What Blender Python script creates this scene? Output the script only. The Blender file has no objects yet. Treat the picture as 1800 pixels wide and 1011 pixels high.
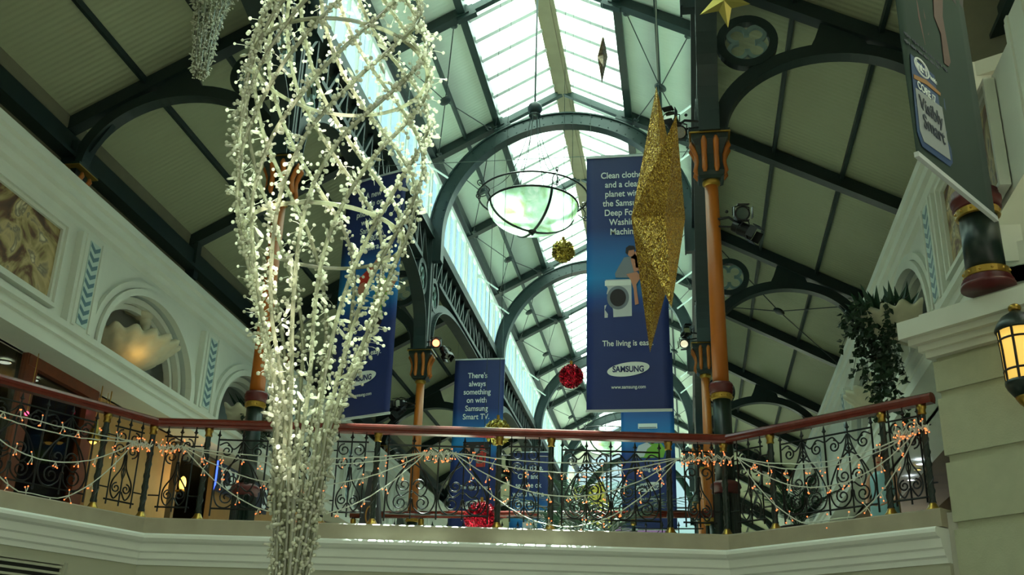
import bpy, math, random
from mathutils import Vector, Matrix
PI = math.pi
random.seed(7)
SC = bpy.context.scene
COL = SC.collection

# ------------------------------------------------------------------ camera
YAW, PITCH, ROLL, FPX = 0.16712, 0.38517, 0.02916, 1885.6
def _axes():
    cy, sy, cp, sp = math.cos(YAW), math.sin(YAW), math.cos(PITCH), math.sin(PITCH)
    f = Vector((-sy*cp, cy*cp, sp)); r = Vector((cy, sy, 0)); u = r.cross(f)
    c, s = math.cos(ROLL), math.sin(ROLL)
    return c*r + s*u, -s*r + c*u, f
CR, CU, CF = _axes()
cam = bpy.data.cameras.new('camera'); camo = bpy.data.objects.new('camera', cam); COL.objects.link(camo)
camo.matrix_world = Matrix(((CR.x, CU.x, -CF.x, 0), (CR.y, CU.y, -CF.y, 0), (CR.z, CU.z, -CF.z, 0), (0, 0, 0, 1)))
cam.sensor_width = 36; cam.sensor_fit = 'HORIZONTAL'; cam.lens = 36*FPX/1800
cam.clip_start = 0.05; cam.clip_end = 300
SC.camera = camo
def ray(x, y): return CR*((x-900)/FPX) - CU*((y-505.5)/FPX) + CF
def atY(x, y, Y): d = ray(x, y); return d*(Y/d.y)
def atX(x, y, X): d = ray(x, y); return d*(X/d.x)

# ------------------------------------------------------------------ world, sun, exposure
W = bpy.data.worlds.new('sky'); SC.world = W; W.use_nodes = True
nt = W.node_tree; nt.nodes.clear()
_o = nt.nodes.new('ShaderNodeOutputWorld'); _b = nt.nodes.new('ShaderNodeBackground')
_tc = nt.nodes.new('ShaderNodeTexCoord'); _sx = nt.nodes.new('ShaderNodeSeparateXYZ')
_cr = nt.nodes.new('ShaderNodeValToRGB'); _st = nt.nodes.new('ShaderNodeMapRange')
nt.links.new(_tc.outputs['Generated'], _sx.inputs[0])
nt.links.new(_sx.outputs['Z'], _cr.inputs[0]); nt.links.new(_sx.outputs['Z'], _st.inputs[0])
_cr.color_ramp.elements[0].position = 0.3; _cr.color_ramp.elements[0].color = (.60, .78, .92, 1)
_cr.color_ramp.elements[1].position = 0.75; _cr.color_ramp.elements[1].color = (.9, 1.0, .93, 1)
_st.inputs[1].default_value = 0.5; _st.inputs[2].default_value = 0.98
_st.inputs[3].default_value = 0.9; _st.inputs[4].default_value = 3.6
nt.links.new(_cr.outputs[0], _b.inputs[0]); nt.links.new(_st.outputs[0], _b.inputs[1]); nt.links.new(_b.outputs[0], _o.inputs[0])
sun = bpy.data.lights.new('sun', 'SUN'); sun.energy = 42; sun.angle = 0.012; sun.color = (1, 1, .97)
suno = bpy.data.objects.new('sun', sun); COL.objects.link(suno); suno.location = (-2, 20, 40)
suno.rotation_euler = Vector((0.02, -0.34, -0.94)).to_track_quat('-Z', 'Y').to_euler()
VS = SC.view_settings; VS.view_transform = 'Standard'; VS.look = 'None'; VS.gamma = 1; VS.use_curve_mapping = False
VS.exposure = 0.45

# ------------------------------------------------------------------ materials
def lin(r, g, b):
    f = lambda c: (c/255/12.92) if c/255 <= .04045 else ((c/255+.055)/1.055)**2.4
    return (f(r), f(g), f(b), 1)
def mat(name, rgb, rough=.6, metal=0, spec=.5, noise=0, nscale=6, bump=0, bscale=40, emit=None, es=0, trans=0):
    m = bpy.data.materials.new(name); m.use_nodes = True; n = m.node_tree; p = n.nodes['Principled BSDF']
    c = lin(*rgb); p.inputs['Base Color'].default_value = c
    p.inputs['Roughness'].default_value = rough; p.inputs['Metallic'].default_value = metal
    p.inputs['Specular IOR Level'].default_value = spec; p.inputs['Transmission Weight'].default_value = trans
    tc = n.nodes.new('ShaderNodeTexCoord')
    if noise:
        t = n.nodes.new('ShaderNodeTexNoise'); t.inputs['Scale'].default_value = nscale; t.inputs['Detail'].default_value = 4
        r = n.nodes.new('ShaderNodeValToRGB'); k = 1-noise
        r.color_ramp.elements[0].position = .3; r.color_ramp.elements[0].color = (c[0]*k, c[1]*k, c[2]*k, 1)
        r.color_ramp.elements[1].position = .7; r.color_ramp.elements[1].color = c
        n.links.new(tc.outputs['Object'], t.inputs['Vector']); n.links.new(t.outputs['Fac'], r.inputs[0]); n.links.new(r.outputs[0], p.inputs['Base Color'])
    if bump:
        t = n.nodes.new('ShaderNodeTexNoise'); t.inputs['Scale'].default_value = bscale; t.inputs['Detail'].default_value = 3
        b = n.nodes.new('ShaderNodeBump'); b.inputs['Strength'].default_value = bump; b.inputs['Distance'].default_value = .02
        n.links.new(tc.outputs['Object'], t.inputs['Vector']); n.links.new(t.outputs['Fac'], b.inputs['Height']); n.links.new(b.outputs[0], p.inputs['Normal'])
    if emit:
        p.inputs['Emission Color'].default_value = lin(*emit); p.inputs['Emission Strength'].default_value = es
    return m
def corrugated(name, rgb, period=.09, strength=.5):
    m = mat(name, rgb, .65, noise=.08, nscale=.8); n = m.node_tree; p = n.nodes['Principled BSDF']
    tc = n.nodes.new('ShaderNodeTexCoord'); w = n.nodes.new('ShaderNodeTexWave'); w.bands_direction = 'Y'
    w.inputs['Scale'].default_value = 2*PI/(20*period); b = n.nodes.new('ShaderNodeBump')
    b.inputs['Strength'].default_value = strength; b.inputs['Distance'].default_value = .03
    n.links.new(tc.outputs['Object'], w.inputs['Vector']); n.links.new(w.outputs['Fac'], b.inputs['Height']); n.links.new(b.outputs[0], p.inputs['Normal'])
    return m
def glass(name, rgb, transp, diffuse_rgb=(255, 255, 255), gloss=.05):
    m = bpy.data.materials.new(name); m.use_nodes = True; n = m.node_tree; n.nodes.clear()
    o = n.nodes.new('ShaderNodeOutputMaterial'); t = n.nodes.new('ShaderNodeBsdfTransparent'); t.inputs[0].default_value = lin(*rgb)
    d = n.nodes.new('ShaderNodeBsdfTranslucent'); d.inputs[0].default_value = lin(*diffuse_rgb)
    g = n.nodes.new('ShaderNodeBsdfGlossy'); g.inputs['Roughness'].default_value = .05
    a = n.nodes.new('ShaderNodeMixShader'); a.inputs[0].default_value = transp
    b = n.nodes.new('ShaderNodeMixShader'); b.inputs[0].default_value = gloss
    n.links.new(d.outputs[0], a.inputs[1]); n.links.new(t.outputs[0], a.inputs[2]); n.links.new(a.outputs[0], b.inputs[1]); n.links.new(g.outputs[0], b.inputs[2]); n.links.new(b.outputs[0], o.inputs[0])
    return m
def glitter(name, c1, c2, scale=160, rough=.35):
    m = mat(name, c1, rough, .85); n = m.node_tree; p = n.nodes['Principled BSDF']
    tc = n.nodes.new('ShaderNodeTexCoord'); v = n.nodes.new('ShaderNodeTexVoronoi'); v.inputs['Scale'].default_value = scale
    r = n.nodes.new('ShaderNodeValToRGB'); r.color_ramp.elements[0].color = lin(*c1); r.color_ramp.elements[1].color = lin(*c2)
    r.color_ramp.elements[0].position = .35; r.color_ramp.elements[1].position = .95
    s = n.nodes.new('ShaderNodeSeparateXYZ'); mx = n.nodes.new('ShaderNodeVectorMath'); mx.operation = 'SUBTRACT'; mx.inputs[1].default_value = (.5, .5, .5)
    sc = n.nodes.new('ShaderNodeVectorMath'); sc.operation = 'SCALE'; sc.inputs['Scale'].default_value = 1.1
    ge = n.nodes.new('ShaderNodeNewGeometry'); ad = n.nodes.new('ShaderNodeVectorMath'); ad.operation = 'ADD'; no = n.nodes.new('ShaderNodeVectorMath'); no.operation = 'NORMALIZE'
    L = n.links.new
    L(tc.outputs['Object'], v.inputs['Vector']); L(v.outputs['Color'], s.inputs[0]); L(s.outputs['X'], r.inputs[0]); L(r.outputs[0], p.inputs['Base Color'])
    L(v.outputs['Color'], mx.inputs[0]); L(mx.outputs[0], sc.inputs[0]); L(sc.outputs[0], ad.inputs[0]); L(ge.outputs['Normal'], ad.inputs[1]); L(ad.outputs[0], no.inputs[0]); L(no.outputs[0], p.inputs['Normal'])
    return m
M = dict(
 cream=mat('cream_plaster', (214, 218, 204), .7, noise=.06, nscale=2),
 fascia=mat('fascia_paint', (176, 178, 156), .6, noise=.05, nscale=2),
 pier=mat('pier_render', (176, 180, 152), .85, noise=.08, nscale=8, bump=.15, bscale=60),
 white=mat('white_paint', (232, 238, 230), .5),
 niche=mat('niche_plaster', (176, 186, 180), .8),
 stone=mat('curb_stone', (168, 160, 138), .45, noise=.15, nscale=5),
 ground=mat('ground_floor_tiles', (92, 90, 80), .5, noise=.1, nscale=3), deck=mat('deck_tiles', (196, 196, 182), .4, noise=.1, nscale=3),
 nave=corrugated('nave_roof_panel', (230, 240, 226), .10, .15),
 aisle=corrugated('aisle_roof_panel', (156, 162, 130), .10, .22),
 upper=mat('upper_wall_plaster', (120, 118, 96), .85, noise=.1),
 steel=mat('dark_green_steel', (27, 44, 42), .45, noise=.15, nscale=9),
 teal=mat('teal_steel', (28, 47, 45), .4, noise=.12, nscale=9),
 grey=mat('grey_green_casting', (118, 144, 138), .5),
 ridge=mat('ridge_boxing', (150, 140, 112), .5, noise=.15, nscale=4),
 bar=mat('white_glazing_bar', (228, 234, 228), .5),
 sky=glass('skylight_glass', (244, 255, 248), .78, (225, 250, 238)),
 pane=glass('clerestory_glass', (225, 246, 250), .95, (235, 250, 250), .06),
 dark_glass=glass('dark_shop_glass', (150, 152, 138), .97, (60, 60, 50), .04),
 orange=mat('orange_paint', (176, 100, 28), .42, noise=.08, nscale=5),
 green=mat('bottle_green_paint', (20, 38, 32), .35),
 maroon=mat('maroon_paint', (92, 34, 34), .4),
 brass=mat('brass', (168, 138, 66), .3, 1),
 gold_trim=mat('gold_trim_paint', (172, 138, 58), .35, .7),
 rail=mat('varnished_mahogany', (112, 42, 32), .18, noise=.25, nscale=14),
 iron=mat('black_wrought_iron', (22, 28, 26), .4, .3),
 bead=None, rod=None,
 cable=mat('clear_white_cable', (205, 210, 195), .4),
 bulb=mat('warm_orange_bulb', (255, 150, 90), .4, emit=(255, 120, 60), es=1.7),
 gold=glitter('gold_glitter', (150, 104, 22), (246, 214, 110)),
 gold_ball=glitter('gold_tinsel', (120, 104, 24), (236, 222, 120), 60),
 red=glitter('red_tinsel', (110, 4, 22), (240, 40, 70), 60),
 bronze=glitter('bronze_glitter', (78, 52, 24), (150, 112, 60), 120),
 foil=mat('gold_foil', (206, 196, 110), .3, .75),
 bowl=None, black=mat('black_metal', (16, 18, 18), .4, .2), chrome=mat('polished_lens', (220, 220, 210), .1, 1),
 wood=mat('red_brown_wood', (120, 58, 28), .35, noise=.3, nscale=7),
 tan=mat('shop_tan_wall', (190, 150, 92), .7, noise=.1),
 interior=mat('dim_shop_interior', (120, 104, 72), .8, noise=.2, nscale=2),
 down=mat('downlight_lens', (255, 255, 255), .4, emit=(225, 235, 255), es=5),
 warm_white=mat('white_lamp_bulb', (255, 250, 235), .4, emit=(255, 248, 232), es=6), warm=mat('warm_lamp_glass', (255, 220, 120), .4, emit=(255, 205, 95), es=1.4),
 amber=mat('amber_lantern_glass', (240, 205, 110), .35, emit=(250, 200, 92), es=.62),
 spot_on=mat('lit_spot_lens', (255, 150, 110), .4, emit=(255, 120, 80), es=4),
 pink=mat('pink_lamp', (255, 90, 120), .4, emit=(255, 70, 110), es=3),
 shell=mat('shell_plaster', (206, 200, 170), .65, noise=.08, nscale=9),
 leaf=mat('ivy_leaf', (38, 66, 40), .45, noise=.35, nscale=12),
 leaf2=mat('frond_leaf', (44, 82, 56), .4, noise=.3, nscale=9),
 flower=mat('cream_petal', (226, 220, 180), .6), petal_eye=mat('flower_centre', (206, 190, 110), .6),
 blue_tile=mat('blue_grey_tile', (78, 112, 122), .35), pale_tile=mat('pale_tile', (186, 204, 196), .4),
 print_white=mat('white_print', (228, 236, 232), .6), print_navy=mat('navy_print', (20, 34, 92), .6),
 skin_print=mat('skin_print', (190, 130, 104), .6), dark_print=mat('dark_print', (34, 26, 30), .6), silver_print=mat('silver_print', (196, 202, 206), .6),
 grey_print=mat('grey_print', (120, 128, 140), .6), lime_print=mat('lime_print', (120, 176, 60), .6), red_print=mat('red_print', (190, 50, 40), .6),
 brown_print=mat('brown_print', (84, 56, 48), .6), badge_print=mat('pale_grey_print', (142, 150, 152), .6), ink=mat('dark_ink', (40, 52, 66), .6), intel_blue=mat('deep_blue_print', (26, 62, 108), .6),
 gold_print=mat('gold_print', (150, 104, 44), .6),
 hem=mat('white_banner_hem', (190, 198, 198), .5), wire=mat('thin_steel_wire', (110, 122, 116), .4, .5), dark_wire=mat('dark_wire', (40, 52, 50), .5, .3),
 skin=mat('skin', (196, 146, 118), .55), hair=mat('brown_hair', (52, 36, 26), .5), dress=mat('pale_blue_cloth', (150, 196, 204), .75),
 pot=mat('dark_pot', (44, 38, 32), .5), blue_neon=mat('blue_neon_edge', (60, 90, 255), .4, emit=(50, 80, 255), es=3),
 sign_navy=mat('dark_navy_board', (22, 28, 54), .4), grille_dark=mat('grille_shadow_gap', (26, 28, 24), .7),
 poster=mat('dark_poster', (46, 46, 50), .5), lead=mat('lead_came', (30, 34, 32), .5),
)
def bead_material(name='clear_acrylic_bead', clear=.16, dc=(.76, .78, .56, 1), tcol=(1, 1, .86, 1), gl=.32):
    m = bpy.data.materials.new(name); m.use_nodes = True; n = m.node_tree; n.nodes.clear(); L = n.links.new
    o = n.nodes.new('ShaderNodeOutputMaterial'); d = n.nodes.new('ShaderNodeBsdfDiffuse'); d.inputs[0].default_value = dc
    t = n.nodes.new('ShaderNodeBsdfTranslucent'); t.inputs[0].default_value = tcol
    g = n.nodes.new('ShaderNodeBsdfGlossy'); g.inputs['Roughness'].default_value = .06
    a = n.nodes.new('ShaderNodeMixShader'); a.inputs[0].default_value = .55; b = n.nodes.new('ShaderNodeMixShader'); b.inputs[0].default_value = gl
    x = n.nodes.new('ShaderNodeBsdfTransparent'); x.inputs[0].default_value = (.94, .95, .86, 1); c = n.nodes.new('ShaderNodeMixShader'); c.inputs[0].default_value = clear
    L(d.outputs[0], a.inputs[1]); L(t.outputs[0], a.inputs[2]); L(a.outputs[0], c.inputs[1]); L(x.outputs[0], c.inputs[2]); L(c.outputs[0], b.inputs[1]); L(g.outputs[0], b.inputs[2]); L(b.outputs[0], o.inputs[0])
    return m
M['bead'] = bead_material(); M['rod'] = bead_material('clear_plastic_rod', .30, (.30, .31, .19, 1), (.42, .42, .28, 1), .22)
def bowl_material():
    m = bpy.data.materials.new('mottled_alabaster_glass'); m.use_nodes = True; n = m.node_tree; n.nodes.clear(); L = n.links.new
    o = n.nodes.new('ShaderNodeOutputMaterial'); t = n.nodes.new('ShaderNodeBsdfTranslucent'); d = n.nodes.new('ShaderNodeBsdfDiffuse'); g = n.nodes.new('ShaderNodeBsdfGlossy'); g.inputs['Roughness'].default_value = .15
    tc = n.nodes.new('ShaderNodeTexCoord'); x = n.nodes.new('ShaderNodeTexNoise'); x.inputs['Scale'].default_value = 3.5; x.inputs['Detail'].default_value = 6; x.inputs['Distortion'].default_value = 1.2
    r = n.nodes.new('ShaderNodeValToRGB'); e = r.color_ramp.elements; e[0].position = .32; e[0].color = lin(186, 204, 160); e[1].position = .62; e[1].color = lin(248, 252, 248)
    q = e.new(.5); q.color = lin(214, 236, 222)
    a = n.nodes.new('ShaderNodeMixShader'); a.inputs[0].default_value = .35; b = n.nodes.new('ShaderNodeMixShader'); b.inputs[0].default_value = .06
    L(tc.outputs['Object'], x.inputs['Vector']); L(x.outputs['Fac'], r.inputs[0]); L(r.outputs[0], t.inputs[0]); L(r.outputs[0], d.inputs[0])
    L(t.outputs[0], a.inputs[1]); L(d.outputs[0], a.inputs[2]); L(a.outputs[0], b.inputs[1]); L(g.outputs[0], b.inputs[2]); L(b.outputs[0], o.inputs[0])
    return m
M['bowl'] = bowl_material()
def ramp_z(name, stops, rough=.55):   # a printed colour gradient along the banner's own height (object z)
    m = mat(name, (20, 40, 100), rough); n = m.node_tree; p = n.nodes['Principled BSDF']; L = n.links.new
    tc = n.nodes.new('ShaderNodeTexCoord'); s = n.nodes.new('ShaderNodeSeparateXYZ'); mr = n.nodes.new('ShaderNodeMapRange'); mr.inputs[2].default_value = 4.15
    r = n.nodes.new('ShaderNodeValToRGB'); e = r.color_ramp.elements
    e[0].position = stops[0][0]; e[0].color = lin(*stops[0][1]); e[1].position = stops[-1][0]; e[1].color = lin(*stops[-1][1])
    for ps, c in stops[1:-1]: q = e.new(ps); q.color = lin(*c)
    L(tc.outputs['Object'], s.inputs[0]); L(s.outputs['Z'], mr.inputs[0]); L(mr.outputs[0], r.inputs[0]); L(r.outputs[0], p.inputs['Base Color'])
    return m
M['banner'] = ramp_z('blue_banner_print', [(0, (28, 44, 104)), (.36, (26, 46, 112)), (.41, (24, 66, 140)), (.5, (22, 128, 196)), (.6, (30, 100, 170)), (.7, (28, 50, 112)), (1, (34, 46, 96))])
M['intel'] = ramp_z('grey_green_banner_print', [(0, (36, 56, 48)), (.4, (44, 66, 58)), (1, (36, 54, 48))], .85)
def mural_material():
    m = mat('painted_mural', (120, 100, 70), .6); n = m.node_tree; p = n.nodes['Principled BSDF']; L = n.links.new
    tc = n.nodes.new('ShaderNodeTexCoord'); x = n.nodes.new('ShaderNodeTexNoise'); x.inputs['Scale'].default_value = 1.5; x.inputs['Detail'].default_value = 3; x.inputs['Distortion'].default_value = 2.4
    r = n.nodes.new('ShaderNodeValToRGB'); e = r.color_ramp.elements; e[0].position = .3; e[0].color = lin(46, 38, 30); e[1].position = .72; e[1].color = lin(214, 200, 160)
    for ps, c in ((.42, (104, 70, 44)), (.5, (150, 134, 84)), (.58, (186, 164, 116)), (.64, (120, 112, 90))): q = e.new(ps); q.color = lin(*c)
    L(tc.outputs['Object'], x.inputs['Vector']); L(x.outputs['Fac'], r.inputs[0]); L(r.outputs[0], p.inputs['Base Color'])
    return m
M['mural'] = mural_material()
def stained_material():
    m = bpy.data.materials.new('leaf_pattern_stained_glass'); m.use_nodes = True; n = m.node_tree; n.nodes.clear(); L = n.links.new
    o = n.nodes.new('ShaderNodeOutputMaterial'); t = n.nodes.new('ShaderNodeBsdfTransparent')
    tc = n.nodes.new('ShaderNodeTexCoord'); x = n.nodes.new('ShaderNodeTexVoronoi'); x.inputs['Scale'].default_value = .55
    r = n.nodes.new('ShaderNodeValToRGB'); r.color_ramp.interpolation = 'CONSTANT'; e = r.color_ramp.elements; e[0].position = 0; e[0].color = lin(226, 242, 228); e[1].position = .90; e[1].color = lin(190, 165, 180)
    for ps, c in ((.40, (240, 248, 240)), (.62, (214, 208, 130)), (.74, (232, 244, 236))): q = e.new(ps); q.color = lin(*c)
    s = n.nodes.new('ShaderNodeSeparateXYZ')
    L(tc.outputs['Object'], x.inputs['Vector']); L(x.outputs['Color'], s.inputs[0]); L(s.outputs['X'], r.inputs[0]); L(r.outputs[0], t.inputs[0]); L(t.outputs[0], o.inputs[0])
    return m
M['stained'] = stained_material()

# ------------------------------------------------------------------ mesh helpers
class MB:
    def __init__(s): s.v = []; s.f = []
    def add(s, vs, fs):
        n = len(s.v); s.v += [tuple(p) for p in vs]; s.f += [tuple(i+n for i in f) for f in fs]; return s
    def box(s, c, d, R=None):
        x, y, z = d[0]/2, d[1]/2, d[2]/2; c = Vector(c)
        vs = [Vector((a*x, b*y, e*z)) for a in (-1, 1) for b in (-1, 1) for e in (-1, 1)]
        if R: vs = [R @ p for p in vs]
        return s.add([c+p for p in vs], [(0, 1, 3, 2), (4, 6, 7, 5), (0, 4, 5, 1), (2, 3, 7, 6), (0, 2, 6, 4), (1, 5, 7, 3)])
    def beam(s, p, q, w, h, up=(0, 0, 1)):
        p = Vector(p); q = Vector(q); t = (q-p).normalized(); a = t.cross(Vector(up)).normalized(); b = a.cross(t)
        vs = [e+a*(i*w/2)+b*(j*h/2) for e in (p, q) for i, j in ((-1, -1), (1, -1), (1, 1), (-1, 1))]
        return s.add(vs, [(0, 1, 2, 3), (4, 7, 6, 5), (0, 4, 5, 1), (1, 5, 6, 2), (2, 6, 7, 3), (3, 7, 4, 0)])
    def tube(s, pts, r, n=8, closed=False, caps=True):
        pts = [Vector(p) for p in pts]; N = len(pts); rs = r if isinstance(r, (list, tuple)) else [r]*N
        tan = []
        for i in range(N):
            a = pts[(i-1) % N] if (closed or i > 0) else pts[i]; b = pts[(i+1) % N] if (closed or i < N-1) else pts[i]
            t = b-a; tan.append(t.normalized() if t.length > 1e-9 else Vector((0, 0, 1)))
        u = tan[0].orthogonal().normalized(); vs = []; fs = []
        for i in range(N):
            u = (u - tan[i]*u.dot(tan[i])); u = u.normalized() if u.length > 1e-6 else tan[i].orthogonal().normalized(); w = tan[i].cross(u)
            for k in range(n): a = 2*PI*k/n; vs.append(pts[i]+(u*math.cos(a)+w*math.sin(a))*rs[i])
        for i in range(N if closed else N-1):
            for k in range(n):
                j = (i+1) % N; fs.append((i*n+k, i*n+(k+1) % n, j*n+(k+1) % n, j*n+k))
        if caps and not closed: fs.append(tuple(range(n))[::-1]); fs.append(tuple((N-1)*n+k for k in range(n)))
        return s.add(vs, fs)
    def lathe(s, prof, n=20, c=(0, 0, 0), a0=0, a1=2*PI, caps=True):
        full = abs(a1-a0-2*PI) < 1e-6; m = n if full else n+1; vs = []; fs = []
        for r, z in prof:
            for k in range(m): a = a0+(a1-a0)*k/n; vs.append((c[0]+r*math.cos(a), c[1]+r*math.sin(a), c[2]+z))
        for i in range(len(prof)-1):
            for k in range(n): k2 = (k+1) % m; fs.append((i*m+k, i*m+k2, (i+1)*m+k2, (i+1)*m+k))
        if caps and full:
            if prof[0][0] > 1e-4: fs.append(tuple(range(m))[::-1])
            if prof[-1][0] > 1e-4: fs.append(tuple((len(prof)-1)*m+k for k in range(m)))
        return s.add(vs, fs)
    def ball(s, c, r, nu=12, nv=8, sc=(1, 1, 1), R=None):
        vs = []; fs = []
        for i in range(nv+1):
            t = PI*i/nv
            for k in range(nu):
                a = 2*PI*k/nu; p = Vector((r*sc[0]*math.sin(t)*math.cos(a), r*sc[1]*math.sin(t)*math.sin(a), r*sc[2]*math.cos(t)))
                if R: p = R @ p
                vs.append(Vector(c)+p)
        for i in range(nv):
            for k in range(nu): fs.append((i*nu+k, (i+1)*nu+k, (i+1)*nu+(k+1) % nu, i*nu+(k+1) % nu))
        return s.add(vs, fs)
    def prism(s, poly, m, d0, d1):      # 2-D polygon pushed from depth d0 to d1 through m(a, b, depth)
        n = len(poly); vs = [m(a, b, d0) for a, b in poly]+[m(a, b, d1) for a, b in poly]
        fs = [tuple(range(n)), tuple(range(n, 2*n))[::-1]]+[(i, i+n, (i+1) % n+n, (i+1) % n) for i in range(n)]
        return s.add(vs, fs)
    def band(s, path, w, d, m, closed=False):   # flat bar bent along a 2-D path, w wide in its plane, d deep
        N = len(path); P = [Vector(p) for p in path]; vs = []; fs = []
        for i in range(N):
            a = P[(i-1) % N] if (closed or i > 0) else P[i]; b = P[(i+1) % N] if (closed or i < N-1) else P[i]
            t = (b-a).normalized(); nn = Vector((-t.y, t.x))*(w/2)
            for q, e in ((P[i]+nn, -d/2), (P[i]+nn, d/2), (P[i]-nn, d/2), (P[i]-nn, -d/2)): vs.append(m(q.x, q.y, e))
        for i in range(N if closed else N-1):
            j = (i+1) % N
            for k in range(4): fs.append((i*4+k, i*4+(k+1) % 4, j*4+(k+1) % 4, j*4+k))
        if not closed: fs += [(0, 3, 2, 1), tuple((N-1)*4+k for k in range(4))]
        return s.add(vs, fs)
    def sweep(s, path, prof, closed_prof=True):  # profile (outward offset, z) mitred along a plan polyline; outward = right-hand side of travel
        P = [Vector(p) for p in path]; N = len(P); nrm = []
        seg = [Vector((P[i+1]-P[i])[:2]).normalized() for i in range(N-1)]; sn = [Vector((t.y, -t.x)) for t in seg]
        for i in range(N):
            if i == 0: nrm.append(sn[0])
            elif i == N-1: nrm.append(sn[-1])
            else: b = (sn[i-1]+sn[i]).normalized(); nrm.append(b/max(.3, b.dot(sn[i])))
        k = len(prof); vs = []; fs = []
        for i in range(N):
            for o, z in prof: vs.append((P[i].x+nrm[i].x*o, P[i].y+nrm[i].y*o, z))
        for i in range(N-1):
            for j in range(k if closed_prof else k-1): j2 = (j+1) % k; fs.append((i*k+j, i*k+j2, (i+1)*k+j2, (i+1)*k+j))
        if closed_prof: fs += [tuple(range(k)), tuple((N-1)*k+j for j in range(k))[::-1]]
        return s.add(vs, fs)
    def quad(s, a, b, c, d): return s.add([a, b, c, d], [(0, 1, 2, 3)])

def link(name, mb, material, parent=None, loc=None, smooth=False, label=None, kind=None):
    me = bpy.data.meshes.new(name); off = Vector(loc) if loc is not None else Vector((0, 0, 0))
    me.from_pydata([tuple(Vector(p)-off) for p in mb.v] if loc is not None else mb.v, [], mb.f); me.materials.append(M[material] if isinstance(material, str) else material)
    if smooth: me.shade_smooth()
    me.update()
    o = bpy.data.objects.new(name, me); COL.objects.link(o)
    if parent: o.parent = parent
    elif loc is not None: o.location = off
    if label: o['label'] = label
    if kind: o['kind'] = kind
    return o
def thing(name, label, cat, loc=(0, 0, 0), rz=0, group=None):
    o = bpy.data.objects.new(name, None); COL.objects.link(o); o.location = loc; o.rotation_euler = (0, 0, rz); o.empty_display_size = .1
    tag(o, label, cat, group); return o
def tag(o, label=None, cat=None, group=None, kind=None):
    if label: o['label'] = label
    if cat: o['category'] = cat
    if group: o['group'] = group
    if kind: o['kind'] = kind
    return o
def struct(name, mb, material, parent=None, smooth=False):
    return link(name, mb, material, parent, smooth=smooth, kind='structure')
KIDS = {}
def copy_tree(o, loc=None, rz=None, label=None, group=None):
    c = o.copy(); COL.objects.link(c)
    if loc is not None: c.location = loc
    if rz is not None: c.rotation_euler = (0, 0, rz)
    if label: c['label'] = label
    if group: c['group'] = group
    for k in list(o.children):
        d = k.copy(); COL.objects.link(d); d.parent = c
        for g in list(k.children):
            e = g.copy(); COL.objects.link(e); e.parent = d
    return c
ORD = ['first', 'second', 'third', 'fourth', 'fifth', 'sixth', 'seventh', 'eighth', 'ninth', 'tenth', 'eleventh', 'twelfth', 'thirteenth', 'fourteenth', 'fifteenth', 'sixteenth']
xz = lambda a, b, d: (a, d, b)
yz = lambda a, b, d: (d, a, b)
def arc(cx, cy, rx, ry, a0, a1, n): return [(cx+rx*math.cos(a0+(a1-a0)*i/n), cy+ry*math.sin(a0+(a1-a0)*i/n)) for i in range(n+1)]

# ------------------------------------------------------------------ key dimensions (eye level is z = 0)
XC, HW, DECK, BAY, Y1 = -2.41, 2.85, 1.85, 8.1, 12.25
def PY(k): return Y1+(k-1)*BAY
YN, YF = 0.1, 52.0
SL = .54
def z_aisle(u): return 9.45-SL*(u-HW)           # lower edge of the aisle rafters
def z_nave(u): return 12.96-.53*abs(u)           # lower edge of the nave rafters
A_, B_, C_, D_ = Vector((-7.15, 7.6, 0)), Vector((-5.66, 10.62, 0)), Vector((.45, 11.66, 0)), Vector((2.30, 10.16, 0))
RAILPATH = [A_, B_, C_, D_]

# ================================================================== SETTING
struct('floor', MB().box((-2.4, 20, -1.7), (30, 80, .2)), 'ground')
# galleries and bridge deck
bk = MB()
dk = [(A_.x, A_.y), (B_.x, B_.y), (C_.x, C_.y), (D_.x, D_.y), (5.2, 8.6), (5.2, 16.3), (-9.6, 16.3), (-9.6, 7.6)]
bk.prism(dk, lambda a, b, d: (a, b, d), 1.30, DECK)
struct('floor_bridge', bk, 'deck')
g = MB(); g.box((-7.45, 34.2, 1.6), (4.3, 35.7, .5)); struct('floor_gallery_left', g, 'deck')
g = MB(); g.box((2.9, 34.2, 1.6), (4.7, 35.7, .5)); struct('floor_gallery_right', g, 'deck')
g = MB(); g.box((-2.4, 44, 1.6), (6, 16, .5)); struct('floor_far_bridge', g, 'deck')
# curb and fascia
EXT = [Vector((-8.6, 4.6, 0))]+RAILPATH
struct('trim_1', MB().sweep(EXT, [(-.35, DECK-.02), (-.35, 1.88), (.10, 1.88), (.12, 1.865), (.12, 1.715), (.0, 1.715)]), 'stone')
struct('trim_2', MB().sweep(EXT, [(-.3, 1.712), (.23, 1.70), (.25, 1.68), (.25, 1.65), (.22, 1.62), (.17, 1.605), (.155, 1.53), (.13, 1.515), (.12, 1.46), (.09, 1.445), (.08, 1.40), (-.3, 1.40)]), 'white')
struct('wall_balcony', MB().sweep(EXT, [(-.3, 1.405), (.06, 1.405), (.06, 0.75), (.02, .72), (.02, .2), (-.3, .2)]), 'fascia')
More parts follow.
